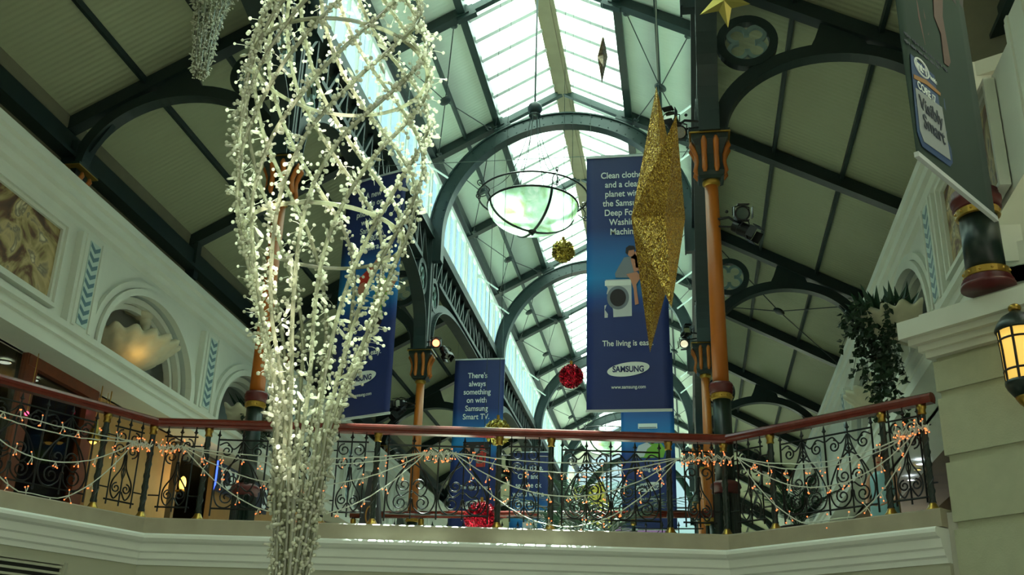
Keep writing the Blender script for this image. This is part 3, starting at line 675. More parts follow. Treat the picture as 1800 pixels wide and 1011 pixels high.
def finial(b, m, s, z):
    b.tube([m(s, z), m(s, z+.03), m(s, z+.045), m(s, z+.06), m(s, z+.11)], [.008, .008, .02, .014, .002], 6)
    b.tube([m(s-.022, z+.05), m(s+.022, z+.05)], .006, 5)
def tb(b, m, pts, r=RT): b.tube([m(p[0], p[1]) for p in pts], r, 5)
def wide_panel(b, m, s0, s1):
    w = s1-s0; n = max(1, round(w/.52)); h = w/n/2; zb, zt = DECK+.16, DECK+.90
    tb(b, m, [(s0, zb), (s1, zb)], .010); tb(b, m, [(s0, zt), (s1, zt)], .010)
    for s in (s0, s1): tb(b, m, [(s, DECK+.08), (s, zt+.01)], .010); finial(b, m, s, zt)
    for u in range(n):
        c = s0+(2*u+1)*h
        tb(b, m, [(c, zb-.05), (c, zt)], .008); finial(b, m, c, zt)
        if u: tb(b, m, [(c-h, zb-.05), (c-h, zt)], .010); finial(b, m, c-h, zt)
        for q in (-1, 1):
            tb(b, m, spline([(c-q*.05, zt-.17), (c+q*.05, zt-.22), (c+q*h*.55, zb+.42), (c+q*h*.93, zb+.20), (c+q*h*.80, zb+.05), (c+q*h*.45, zb+.01), (c+q*h*.12, zb+.07), (c+q*.012, zb+.16)]))
            tb(b, m, spline([(c, zt-.10), (c+q*.035, zt-.16), (c-q*.0, zt-.22)], 4), .007)
            tb(b, m, spline([(c+q*.01, zt-.02), (c+q*h*.18, zt-.16), (c+q*h*.50, zb+.40), (c+q*h*.60, zb+.28), (c+q*h*.40, zb+.19), (c+q*h*.10, zb+.24)]))
            tb(b, m, scroll(c+q*h*.30, zb+.31, h*.25, PI/2*q-(0 if q > 0 else PI)+PI/2, -q*1.3)); tb(b, m, scroll(c+q*h*.42, zb+.12, h*.30, PI/2, -q*1.4))
            tb(b, m, spline([(c+q*.01, zt-.02), (c+q*h*.35, zt-.10), (c+q*h*.65, zt-.03), (c+q*h*.95, zt-.06)])); tb(b, m, scroll(c+q*h*.62, zt-.12, h*.24, PI/2, q*1.4))
        for z in (zb+.16, zb+.24, zt-.16): b.ball(m(c, z), .017, 8, 5)
def narrow_panel(b, m, c, hw=.15):
    zb, zt = DECK+.16, DECK+.92
    for s in (c-hw, c+hw): tb(b, m, [(s, zb-.05), (s, zt+.01)], .009)
    tb(b, m, [(c-hw-.03, zt), (c+hw+.03, zt)], .010); tb(b, m, [(c-hw-.03, zb), (c+hw+.03, zb)], .010)
    for s in (c-hw, c, c+hw): finial(b, m, s, zt)
    tb(b, m, [(c, zb-.05), (c, zt)], .009)
    for q in (-1, 1):
        for z, d in ((zt-.09, 1), (zt-.23, -1)):
            tb(b, m, scroll(c+q*hw*.52, z, hw*.46, PI/2*d+PI if False else (PI/2)*d, q*d*-1.35))
        tb(b, m, spline([(c+q*.012, zt-.28), (c+q*.03, zt-.42), (c+q*hw*.75, zb+.20), (c+q*hw*.80, zb+.09), (c+q*hw*.45, zb+.02), (c+q*.01, zb+.10)])); tb(b, m, scroll(c+q*hw*.40, zb+.13, hw*.36, PI/2, -q*1.3))
        tb(b, m, spline([(c, zb+.36), (c+q*.022, zb+.30), (c, zb+.22)], 4), .006)
    b.ball(m(c, zt-.16), .02, 8, 5); b.ball(m(c, zt-.28), .018, 8, 5)
    tb(b, m, [(c-hw-.12, zt-.10), (c-hw, zt-.10)], .008); tb(b, m, [(c+hw, zt-.10), (c+hw+.12, zt-.10)], .008)
    tb(b, m, [(c-hw-.12, zb+.12), (c-hw, zb+.12)], .008); tb(b, m, [(c+hw, zb+.12), (c+hw+.12, zb+.12)], .008)
def railing(i, label, posts, panels):
    a, b_ = seg(i); o = thing('balcony_railing', label, 'railing', (a.x, a.y, DECK)); m0 = rmap(i); L = lambda mb: mb
    loc = Vector((a.x, a.y, DECK)); T = lambda b: [setattr(b, 'v', [tuple(Vector(p)-loc) for p in b.v]), b][1]
    H = DECK+1.02; pr = [(-.045, 0), (.045, 0), (.05, .02), (.058, .035), (.058, .06), (.045, .085), (.02, .1), (-.02, .1), (-.045, .085), (-.058, .06), (-.058, .035), (-.05, .02)]
    i0, i1 = max(0, i-1), i+1
    b = MB(); t = (b_-a).normalized()
    # mitre with the neighbouring sections
    P = RAILPATH; pts = [P[i], P[i+1]]
    def nrm(j):
        sg = [(P[k+1]-P[k]).normalized() for k in range(3)]; ns = [Vector((q.y, -q.x, 0)) for q in sg]
        if j == 0: return ns[0]
        if j == 3: return ns[2]
        v = (ns[j-1]+ns[j]).normalized(); return v/v.dot(ns[j])
    k = len(pr); vs = []
    for j in (i, i+1):
        for of, z in pr: vs.append(P[j]+nrm(j)*of+Vector((0, 0, H+z)))
    b.add(vs, [(q, (q+1) % k, k+(q+1) % k, k+q) for q in range(k)]+[tuple(range(k))[::-1], tuple(range(k, 2*k))]); link('handrail', T(b), 'rail', o)
    for s in posts:
        b = MB(); p = Vector(m0(s, 0)); tw = []
        b.tube([p+Vector((0, 0, DECK+.03+z)) for z in (0, .95)], .030, 10)
        for ph in (0, PI):
            b.tube([p+Vector((.028*math.cos(z*26+ph), .028*math.sin(z*26+ph), DECK+.1+z)) for z in [j*.02 for j in range(40)]], .009, 4)
        po = link('post', T(b), 'green', o)
        b = MB(); b.lathe([(.03, .925), (.042, .935), (.036, .955), (.038, .98), (.046, .99), (.046, 1.02)], 14, (p.x, p.y, DECK)); link('brass_cap', T(b), 'brass', po, smooth=True)
        b = MB(); b.lathe([(.075, .02), (.075, .035), (.05, .06), (.035, .09), (.030, .10)], 14, (p.x, p.y, DECK)); link('brass_base', T(b), 'brass', po, smooth=True)
    for kind, s0, s1 in panels:
        b = MB()
        if kind == 'w': wide_panel(b, m0, s0, s1)
        else: narrow_panel(b, m0, (s0+s1)/2)
        link('scroll_panel', T(b), 'iron', o)
    return o
def S(px, py, i): return on_rail(px, py, i)[0]
L0 = (B_-A_).length; L1 = (C_-B_).length; L2 = (D_-C_).length
p = [S(161, 899, 0), S(246, 913, 0)]
railing(0, 'left angled section of the black scrollwork balcony railing with mahogany handrail', [p[0]-1.9, p[0], p[1]], [('w', p[0]-1.8, p[0]-.12), ('n', p[0], p[1])])
q = [S(x, y, 1) for x, y in ((346, 919), (560, 926), (653, 929), (873, 936), (967, 939), (1179, 942))]
railing(1, 'long middle section of the black scrollwork balcony railing with mahogany handrail', q+[L1-.04], [('n', 0, q[0]), ('w', q[0]+.12, q[1]-.10), ('n', q[1], q[2]), ('w', q[2]+.12, q[3]-.10), ('n', q[3], q[4]), ('w', q[4]+.12, q[5]-.10), ('n', q[5], L1)])
r = [S(1364, 934, 2), S(1568, 909, 2)]
railing(2, 'right angled section of the black scrollwork balcony railing ending at the pier', r+[L2-.12], [('n', 0, r[0]), ('w', r[0]+.12, r[1]-.12), ('n', r[1], L2-.1)])
# far railing of the bridge
o = thing('bridge_railing', 'farther red railing seen through the balcony scrollwork', 'railing', (XC, 16.15, DECK))
b = MB(); b.tube([(-2.75, 0, 1.07), (2.75, 0, 1.07)], .055, 12); link('handrail', b, 'rail', o, smooth=True)
for i in range(6):
    b = MB(); b.tube([(-2.7+i*1.08, 0, 0), (-2.7+i*1.08, 0, 1.03)], .028, 8); po = link('post', b, 'green', o); b = MB(); b.lathe([(.03, .9), (.045, .92), (.045, 1.0)], 12, (-2.7+i*1.08, 0, 0)); link('brass_cap', b, 'brass', po)
for i in range(5):
    b = MB(); x0 = -2.7+i*1.08
    for z in (.16, .86): b.tube([(x0+.06, 0, z), (x0+1.02, 0, z)], .01, 5)
    for j in range(4):
        xx = x0+.18+j*.24; b.tube([(xx, 0, .16), (xx, 0, .86)], .008, 5); finial(b, lambda s, z: (s, 0, z), xx, .86); b.tube([(xx+.1*math.cos(t*PI/8), 0, .5+.1*math.sin(t*PI/8)) for t in range(16)], .008, 5, True)
    link('scroll_panel', b, 'iron', o)

# ================================================================== FAIRY LIGHTS
BULB = None
def sprig_part(o, p, rnd, n=3):
    global BULB
    b = MB(); tips = sprig(b, p, rnd, n); w = link('sprig', b, 'cable', o)
    for t in tips:
        if BULB is None: m_ = MB(); m_.ball((0, 0, 0), .0072, 8, 6); k = link('bulb', m_, 'bulb', w, smooth=True); BULB = k
        else: k = BULB.copy(); COL.objects.link(k); k.parent = w
        k.location = t
def sprig(b, p, rnd, n=3):
    tips = []
    for j in range(n):
        d = Vector((rnd.uniform(-.035, .035), rnd.uniform(-.02, .02), rnd.uniform(-.08, -.035) if rnd.random() < .72 else rnd.uniform(.03, .07)))
        b.tube([p, p+d*.5+Vector((.004, 0, 0)), p+d], .0042, 4); tips.append(p+d)
    return tips
def fairy(i, pa, pb, plow, label, group, dens=.20, off=.085):
    sa, za = on_rail(*pa, i, off); sb, zb = on_rail(*pb, i, off); m = rmap(i, off); sl, zl = on_rail(*plow, i, off)
    # parabola through the three points
    A = Matrix(((sa*sa, sa, 1), (sb*sb, sb, 1), (sl*sl, sl, 1))); k = A.inverted() @ Vector((za, zb, zl)); f = lambda s: max(DECK+.05, k.x*s*s+k.y*s+k.z)
    rnd = random.Random(label); base = Vector(m(sa, za)); o = thing('fairy_light_string', label, 'string lights', base, 0, group)
    N = 28; pts = [Vector(m(sa+(sb-sa)*t/N, f(sa+(sb-sa)*t/N)))-base for t in range(N+1)]
    pts = [p_+Vector((0, 0, rnd.uniform(-.004, .004))) for p_ in pts]
    b = MB(); b.tube(pts, .0062, 5); link('cable', b, 'cable', o)
    n = int(abs(sb-sa)/dens)
    if dens > 5: return o
    for j in range(1, n):
        s = sa+(sb-sa)*(j+rnd.uniform(-.15, .15))/n; p_ = Vector(m(s, f(s)))-base; sprig_part(o, p_, rnd)
    return o
TOPS = ['topmost', 'second', 'third', 'lowest']
def swag(i, a, b, lows, where):
    for j, l in enumerate(lows): fairy(i, a, b, l, '%s fairy light string of the four draped %s' % (TOPS[j], where), 'fairy lights '+where, 99 if j == 0 else .2)
swag(1, (797, 796), (1192, 806), [(995, 814), (995, 831), (990, 873), (995, 926)], 'on the middle of the railing')
swag(1, (323, 786), (748, 796), [(540, 806), (540, 817), (545, 854), (545, 907)], 'on the railing behind the crystal sculpture')
swag(0, (-75, 700), (238, 776), [(100, 762), (90, 746), (95, 812), (75, 878)], 'on the left angled railing')
swag(2, (1296, 804), (1612, 757), [(1440, 813), (1440, 823), (1450, 856), (1450, 926)], 'on the right angled railing')
def knot(i, pa, pb, label, n):
    rnd = random.Random(label); sa, za = on_rail(*pa, i, .1); sb, zb = on_rail(*pb, i, .1); m = rmap(i, .1); base = Vector(m(sa, za)); o = thing('fairy_light_bundle', label, 'string lights', base, 0, 'gathered fairy lights at the posts')
    pts = [Vector(m(sa+(sb-sa)*t/20, za+(zb-za)*t/20+.022*math.sin(t*1.9)))-base for t in range(21)]; b = MB(); b.tube(pts, .007, 5); b.tube([p_+Vector((.01, .01, .02*math.cos(k_*1.3))) for k_, p_ in enumerate(pts)], .006, 5); link('cable', b, 'cable', o)
    for j in range(n):
        t = (j+.5)/n; p_ = Vector(m(sa+(sb-sa)*t, za+(zb-za)*t+rnd.uniform(-.03, .03)))-base; sprig_part(o, p_, rnd, 4)
knot(1, (742, 797), (800, 797), 'gathered fairy light knot between the narrow panel and the blue smart television banner', 7)
knot(1, (1192, 808), (1288, 804), 'gathered fairy light knot in front of the right column', 12)
knot(0, (228, 778), (266, 784), 'gathered fairy light knot at the left bend of the railing', 5)
knot(1, (275, 786), (325, 786), 'gathered fairy light knot just right of the left bend of the railing', 6)
knot(2, (1570, 764), (1632, 748), 'gathered fairy light knot beside the pier', 9)

# ================================================================== BANNERS
def text(parent, name, body, x, z, size, material, xs=.86, tilt=0, y=-.012, align='CENTER', extr=.0012):
    c = bpy.data.curves.new(name, 'FONT'); c.body = body; c.size = size; c.align_x = align; c.align_y = 'CENTER'; c.extrude = extr; c.offset = size*(.03 if 'logo' in name else .012); c.materials.append(M[material])
    o = bpy.data.objects.new(name, c); COL.objects.link(o); o.parent = parent; o.location = (x, y, z); o.rotation_euler = (PI/2, -tilt, 0); o.scale = (xs, 1, 1); return o
def flat(parent, name, poly, material, y=-.009, t=.003):
    b = MB(); b.prism(poly, lambda a, c, d: (a, d, c), y, y+t); return link(name, b, material, parent)
def ell(cx, cz, rx, rz, tilt=0, n=32):
    return [(cx+rx*math.cos(a)*math.cos(tilt)-rz*math.sin(a)*math.sin(tilt), cz+rx*math.cos(a)*math.sin(tilt)+rz*math.sin(a)*math.cos(tilt)) for a in [2*PI*i/n for i in range(n)]]
def banner(label, loc, yaw, w, h, material='banner', ropes=True, cable=None):
    o = thing('hanging_banner', label, 'banner', loc, yaw, 'advertising banners hung in the nave' if material == 'banner' else None)
    b = MB(); nx, nz = 10, 24; vs = []
    for y in (-.004, .004):
        for i in range(nx+1):
            for j in range(nz+1):
                vs.append((-w/2+w*i/nx, y+.006*math.sin(i*.9+j*.25), h*j/nz))
    k = (nx+1)*(nz+1); fs = []
    for i in range(nx):
        for j in range(nz):
            a = i*(nz+1)+j; fs.append((a, a+nz+1, a+nz+2, a+1)); fs.append((k+a, k+a+1, k+a+nz+2, k+a+nz+1))
    for j in range(nz): fs.append((j, j+1, k+j+1, k+j)); a = nx*(nz+1)+j; fs.append((a, k+a, k+a+1, a+1))
    b.add(vs, fs); link('cloth', b, material, o, smooth=True)
    for z in (0, h): b = MB(); b.box((0, 0, z), (w+.02, .03, .035)); link('hem_bar', b, 'hem', o)
    if ropes:
        for sx in (-1, 1): b = MB(); b.tube([(sx*w*.45, 0, h), (sx*w*.45, 0, z_nave(min(2.8, abs(loc[0]+sx*w*.45*math.cos(yaw)-XC)))+.22-loc[2])], .004, 4); link('hanging_wire', b, 'wire', o)
    if cable:
        b = MB(); b.tube([cable[0], (0, 0, h+.03), cable[1]], .006, 4); link('support_cable', b, 'wire', o)
    return o
def samsung(o, w, zl, k=1.0):
    text(o, 'slogan_lettering', 'The living is easy.', 0, zl+.40*k, .125*k, 'print_white'); t = .13
    flat(o, 'logo_ellipse', ell(0, zl, .31*k, .105*k, t), 'print_white', -.013); text(o, 'logo_lettering', 'SAMSUNG', 0, zl-.004, .125*k, 'print_navy', .80, 0, -.017)
    text(o, 'web_address_lettering', 'www.samsung.com', 0, zl-.27*k, .075*k, 'print_white')
W1, H1 = 1.22, 4.15
def lines(o, ls, z0, dz, size):
    for i, l in enumerate(ls): text(o, 'headline_lettering', l, -.04, z0-i*dz, size, 'print_white', .84)
# -- washing machine banner
c0 = atY(1105.5, 722, 15.0)
o = banner('large blue banner with a woman sitting on a washing machine', (c0.x, 15.0, c0.z), 0, W1, H1, cable=((-4.45, 0, H1+.06), (1.7, 0, H1+.02)))
lines(o, ['Clean clothes', 'and a clean', 'planet with', 'the Samsung', 'Deep Foam', 'Washing', 'Machine'], H1-.34, .163, .150); samsung(o, W1, H1-3.53)
X1 = lambda px: (px-1030)/150*W1-W1/2
Z1 = lambda py: H1-(py-275)/447*H1
P1 = lambda pts: [(X1(a), Z1(b)) for a, b in pts]
flat(o, 'washing_machine_print', P1([(1063, 502), (1113, 502), (1113, 566), (1063, 568)]), 'silver_print'); flat(o, 'washer_control_strip', P1([(1064, 504), (1112, 504), (1112, 513), (1064, 513)]), 'print_white', -.013)
flat(o, 'washer_drum_print', ell(X1(1088), Z1(534), .165, .19), 'grey_print', -.013); flat(o, 'washer_glass_print', ell(X1(1088), Z1(534), .12, .14), 'dark_print', -.017)
flat(o, 'dress_print', P1([(1100, 464), (1112, 462), (1119, 472), (1121, 488), (1126, 494), (1108, 500), (1084, 499), (1083, 492), (1090, 480)]), 'grey_print', -.017)
flat(o, 'leg_print', P1([(1104, 494), (1124, 490), (1131, 500), (1122, 512), (1124, 532), (1126, 546), (1119, 548), (1117, 520), (1112, 504)]), 'skin_print', -.021)
flat(o, 'arm_print', P1([(1112, 466), (1120, 468), (1130, 482), (1122, 484), (1126, 466), (1119, 456), (1124, 452), (1132, 466), (1130, 488), (1118, 490)]), 'skin_print', -.023)
flat(o, 'face_print', ell(X1(1113), Z1(455), .055, .075), 'skin_print', -.021); flat(o, 'hair_print', P1([(1103, 456), (1104, 447), (1110, 443), (1119, 444), (1122, 450), (1117, 451), (1109, 452), (1107, 460)]), 'dark_print', -.025)
# -- camera banner
yaw2 = -.38
c0 = atY(628, 734, 15.4)
o = banner('large blue banner with tumbling photographers behind the crystal sculpture', (c0.x, 15.4, c0.z), yaw2, W1, H1)
lines(o, ['A new', 'angle on', 'photography', 'with the', 'Samsung', 'MV 800', 'Camera'], H1-.32, .163, .150); samsung(o, W1, H1-3.53)
flat(o, 'figure_shirt_print', [(.18, 2.16), (.34, 2.26), (.46, 2.16), (.40, 1.86), (.24, 1.74), (.14, 1.9)], 'lime_print'); flat(o, 'figure_leg_print', [(.14, 1.92), (.30, 1.84), (.36, 1.56), (.22, 1.44), (.12, 1.6)], 'lime_print', -.012)
flat(o, 'figure_arm_print', [(.38, 2.0), (.52, 2.06), (.60, 2.22), (.54, 2.24), (.46, 2.14), (.36, 2.10)], 'skin_print', -.015); flat(o, 'figure_head_print', ell(.24, 1.52, .1, .1), 'dark_print', -.018)
flat(o, 'figure_torso_print', [(-.2, 2.34), (.02, 2.5), (.1, 2.36), (.02, 2.1), (-.14, 2.1)], 'red_print'); flat(o, 'figure_head_print', ell(-.10, 2.14, .1, .11), 'skin_print', -.014); flat(o, 'figure_arm_print', [(0, 2.42), (.16, 2.66), (.2, 2.6), (.06, 2.36)], 'skin_print', -.012)
# -- smart TV banner
c0 = atY(833, 905, 24.4); zt = atY(836, 632, 24.4).z
o = banner('blue banner with television words, right of the second left column', (c0.x, 24.4, zt-H1), .0, W1, H1)
lines(o, ["There's", 'always', 'something', 'on with', 'Samsung', 'Smart TV.'], H1-.42, .205, .19)
flat(o, 'television_print', [(-.40, 1.72), (.30, 1.72), (.30, 2.10), (-.40, 2.10)], 'dark_print')
for x, cl in ((-.22, 'skin_print'), (.02, 'grey_print'), (.14, 'red_print')): flat(o, 'viewer_head_print', ell(x, 1.92, .07, .09), cl, -.013)
flat(o, 'viewer_body_print', [(.0, 1.5), (.22, 1.5), (.24, 1.84), (.02, 1.84)], 'red_print', -.012); samsung(o, W1, .62)
# -- air conditioner banner
c0 = atY(1142, 905, 24.4); zt = atY(1142, 622, 24.4).z
o = banner('blue banner with an air conditioner, half hidden below the washing machine banner', (c0.x, 24.3, zt-H1), .0, W1, H1)
flat(o, 'air_conditioner_print', [(-.22, 2.30), (.22, 2.30), (.22, 2.42), (-.22, 2.42)], 'print_white'); flat(o, 'air_conditioner_vent', [(-.2, 2.31), (.2, 2.31), (.2, 2.335), (-.2, 2.335)], 'grey_print', -.012)
flat(o, 'sofa_print', [(-.22, 1.62), (.34, 1.62), (.40, 1.80), (.30, 1.95), (-.12, 1.95)], 'lime_print'); flat(o, 'cushion_print', [(-.32, 1.62), (-.22, 1.90), (-.02, 1.98), (.08, 1.9), (-.02, 1.82), (-.1, 1.64)], 'silver_print', -.012); flat(o, 'sitter_print', ell(.1, 2.02, .07, .08), 'dark_print', -.014)
lines(o, ['Cool air', 'and a', 'healthy', 'home with', 'Samsung'], H1-.42, .205, .19); samsung(o, W1, .95)
# -- fridge banner
c0 = atY(930, 905, 32.5); zt = atY(930, 795, 32.5).z
o = banner('small distant blue fridge banner seen through the middle of the railing', (c0.x, 32.5, zt-H1), .0, W1, H1)
lines(o, ['Cool fridge.', 'Chill and', 'see the ok', 'world with a', 'Samsung', 'Side by Side'], H1-.5, .27, .225); flat(o, 'fridge_print', [(-.2, 1.2), (.25, 1.2), (.25, 2.0), (-.2, 2.0)], 'silver_print'); samsung(o, W1, .62)
# -- processor banner at the right
pL = atY(1612, 272, 6.3); d2 = ray(1750, 385); pR = d2*(pL.z/d2.z); mid = (pL+pR)/2; wI = (pR-pL).length; yI = math.atan2((pR-pL).y, (pR-pL).x)
o = banner('grey green processor banner hanging in front of the right pier column', (mid.x, mid.y, mid.z), yI, wI, H1, 'intel', False)
def cut(poly, z0=0): return poly
def PI_(px, py):     # sight line to the banner's own plane
    n = Vector((math.sin(yI), -math.cos(yI), 0)); d = ray(px, py); q = d*(mid.dot(n)/d.dot(n)); v = q-mid
    return (v.x*math.cos(yI)+v.y*math.sin(yI), v.z)
F = lambda pts: [PI_(*p) for p in pts]
badge = F([(1598, 95), (1647, 140), (1650, 168), (1658, 175), (1673, 287), (1668, 294), (1619, 258), (1610, 232)])
flat(o, 'badge_border', badge, 'intel_blue'); flat(o, 'badge_panel', F([(1606, 155), (1653, 190), (1668, 283), (1621, 250), (1614, 230)]), 'badge_print', -.013)
flat(o, 'badge_swoosh', F([(1603, 132), (1625, 142), (1650, 165), (1650, 170), (1625, 150), (1603, 139)]), 'gold_print', -.014)
a = F([(1617, 121)])[0]; b = MB(); b.tube([(p_[0], -.012, p_[1]) for p_ in ell(a[0], a[1], .105, .062)], .007, 6, True); link('logo_oval', b, 'print_white', o)
text(o, 'logo_lettering', 'intel', a[0], a[1], .10, 'print_white', .9); a = F([(1638, 142)])[0]; text(o, 'logo_small_lettering', 'inside', a[0], a[1], .05, 'print_white', .9)
a = F([(1625, 164)])[0]; text(o, 'model_lettering', 'CORE i7', a[0], a[1], .085, 'print_white', .9, 0, -.016)
a = F([(1633, 199)])[0]; text(o, 'tagline_lettering', 'Visibly', a[0], a[1], .15, 'ink', .9, 0, -.018); a = F([(1638, 230)])[0]; text(o, 'tagline_lettering', 'Smart', a[0], a[1], .15, 'ink', .9, 0, -.018)
for ln in (((1587, 58), (1665, 128)), ((1588, 71), (1650, 122))):
    a, b_ = F(ln); b = MB(); n = 34
    for j in range(n):
        if j % 6 == 5: continue
        t = j/n; b.box((a[0]+(b_[0]-a[0])*t, -.009, a[1]+(b_[1]-a[1])*t), (.014, .003, .014+.008*(j % 3)))
    link('small_print_line', b, 'ink', o)
flat(o, 'leg_print', F([(1602, -60), (1618, -60), (1618, 0), (1626, 40), (1634, 78), (1630, 85), (1624, 80), (1612, 30)]), 'brown_print'); flat(o, 'leg_print', F([(1636, -60), (1656, -60), (1655, 30), (1662, 70), (1669, 110), (1666, 118), (1658, 112), (1652, 60), (1640, 30)]), 'brown_print')
flat(o, 'shoe_print', F([(1672, -60), (1691, -60), (1691, 22), (1680, 12), (1665, -10)]), 'dark_print')

# ================================================================== STARS AND BAUBLES
def star(name, label, R, ri, th, material, wire=0, group=None):
    o = thing(name, label, 'star', (0, 0, 0), 0, group); b = MB(); vs = [(0, -th, 0), (0, th, 0)]; fs = []
    for i in range(10):
        a = PI/2+i*PI/5; r_ = R if i % 2 == 0 else ri; vs.append((r_*math.cos(a), 0, r_*math.sin(a)))
    for i in range(10): j = (i+1) % 10; fs += [(0, 2+i, 2+j), (1, 2+j, 2+i)]
    b.add(vs, fs); link('star_body', b, material, o)
    if wire: b = MB(); b.tube([(0, 0, R), (0, 0, R+wire)], .004, 5); link('hanging_wire', b, 'wire', o)
    return o
t1 = atY(1150, 150, 6.0)
o = star('glitter_star', 'huge gold glitter star hanging edge-on in front of the washing machine banner', .896, .34, .165, 'gold', 0); o.location = (-.114, 6.0, 2.896); o.rotation_euler = (0, -.092, 1.718)
b = MB(); b.tube([(-.896*math.sin(.092), 0, .896*math.cos(.092)), (-.896*math.sin(.092)+.9, 0, 9.6)], .004, 5); w = link('hanging_wire', b, 'wire', o)
c = atY(1272, 2, 8.0); o = star('glitter_star', 'small shiny gold star at the top, beside the first quatrefoil', .235, .095, .06, 'foil'); o.location = c; o.rotation_euler = (Matrix.Rotation(math.radians(30), 3, 'X') @ Matrix.Rotation(math.radians(28), 3, 'Y')).to_euler()
t1 = atY(1059, 62, 14.0); o = star('glitter_star', 'thin dark bronze star hanging edge-on under the skylight', .40, .155, .08, 'bronze', 2.4); o.location = (t1.x, 14.0, t1.z-.40); o.rotation_euler.z = math.radians(97)
def bauble(label, px, py, Y, r, material, top=11.5, group='tinsel baubles hung in the nave'):
    c = atY(px, py, Y); o = thing('tinsel_bauble', label, 'bauble', c, 0, group); b = MB(); b.ball((0, 0, 0), r*.93, 24, 16); rnd = random.Random(label)
    for i in range(700):
        d = Vector((rnd.gauss(0, 1), rnd.gauss(0, 1), rnd.gauss(0, 1))).normalized(); e = d.orthogonal().normalized()*.012; e.rotate(Matrix.Rotation(rnd.random()*6, 3, d)); f = d.cross(e)*1.2; q = d*r*.9; h = d*r*(1.0+rnd.random()*.08); b.add([q-e, q+e, h+f], [(0, 1, 2)])
    link('tinsel', b, material, o); b = MB(); b.tube([(0, 0, r*.9), (0, 0, r+.05)], .02, 8); link('cap', b, 'gold_trim', o)
    b = MB(); b.tube([(0, 0, r), (0, 0, top-c.z)], .004, 4); link('hanging_wire', b, 'dark_wire', o)
bauble('gold tinsel bauble hanging below the bowl lamp', 990, 442, 13, .158, 'gold_ball', 12.6); bauble('red tinsel bauble hanging at the left edge of the washing machine banner', 1004, 662, 13, .155, 'red', 12.6)
bauble('gold tinsel bauble right behind the mahogany handrail', 875, 760, 13, .17, 'gold_ball', 10.5); bauble('red tinsel bauble low behind the railing posts', 846, 912, 13, .21, 'red', 10.5)

# ================================================================== BOWL LAMPS
def chandelier(label):
    o = thing('bowl_chandelier', label, 'chandelier', (0, 0, 0), 0, 'glass bowl chandeliers in the nave')
    R, D = .77, .47; pr = [(R*math.sin(t), D*(1-math.cos(t))) for t in [i*PI/2/14 for i in range(15)]]
    pr2 = pr+[(r_-.018 if r_ > .02 else r_, z+.018) for r_, z in pr[::-1]]; b = MB(); b.lathe(pr2, 48); link('glass_bowl', b, 'bowl', o, smooth=True)
    b = MB(); b.tube([(R*math.cos(i*PI/24), R*math.sin(i*PI/24), D) for i in range(48)], .02, 8, True); link('rim_band', b, 'iron', o, smooth=True)
    b = MB(); b.tube([(.94*math.cos(i*PI/24), .94*math.sin(i*PI/24), D+.17) for i in range(48)], .016, 8, True); link('outer_ring', b, 'iron', o, smooth=True)
    for q in range(4):
        a = q*PI/2+.55; b = MB(); b.band([(r_+.012, z-.012) for r_, z in pr], .02, .04, lambda x, z, d, a=a: (x*math.cos(a)-d*math.sin(a), x*math.sin(a)+d*math.cos(a), z)); link('strap', b, 'iron', o)
        b = MB(); m = lambda x, z, a=a: (x*math.cos(a), x*math.sin(a), z)
        b.tube([m(x, z) for x, z in spline([(.77, D), (.82, D+.08), (.80, D+.14), (.88, D+.20), (.94, D+.17)])], .011, 6); b.tube([m(x, z) for x, z in scroll(.97, D+.24, .06, -PI/2, 1.2)], .01, 6)
        b.tube([m(x, z) for x, z in spline([(.94, D+.17), (1.0, D+.08), (.96, D-.02), (.86, D+.02)])], .011, 6); b.tube([m(x, z) for x, z in scroll(.99, D-.03, .05, PI/2, -1.2)], .01, 6); link('scroll_bracket', b, 'iron', o)
    for q in range(6):
        a = q*PI/3+.2; b = MB(); m = lambda x, z: (x*math.cos(a), x*math.sin(a), z); b.tube([m(x, z) for x, z in spline([(.07, 2.26), (.16, 1.7), (.45, 1.0), (.94 if q % 2 else .77, D+.17 if q % 2 else D)])], .007, 5); link('suspension_cable', b, 'dark_wire', o)
    b = MB(); b.ball((0, 0, .0), .075, 14, 8, (1, 1, .6)); b.ball((0, 0, -.05), .03, 10, 6); link('bottom_boss', b, 'iron', o, smooth=True)
    b = MB(); b.ball((0, 0, 2.40), .13, 20, 12); b.lathe([(.10, 2.24), (.11, 2.27), (.06, 2.30)], 16); link('ball', b, 'steel', o, smooth=True)
    b = MB(); b.tube([(0, 0, 2.5), (0, 0, 5.2)], .018, 8); link('rod', b, 'steel', o)
    b = MB(); b.ball((-.22, -.1, .30), .09, 10, 8); link('bulb', b, 'warm_white', o)  # glowing ball added to make the bowl look bright
    return o
ch = chandelier('large mottled glass bowl chandelier hanging in the middle of the nave'); ch.location = (XC-.02, 16.3, 7.72); l = bpy.data.lights.new('bowl_lamp', 'POINT'); l.energy = 130; l.color = (.95, 1, .95); l.shadow_soft_size = .09; lo = bpy.data.objects.new('bowl_lamp', l); COL.objects.link(lo); lo.location = (XC-.24, 16.2, 8.02)  # point light added left of centre to whiten the glass bowl
copy_tree(ch, (XC, 32.5, 7.72), .4, 'distant glass bowl chandelier just above the mahogany handrail')
copy_tree(ch, (XC, 44.6, 7.72), .9, 'farthest glass bowl chandelier, before the stained window')

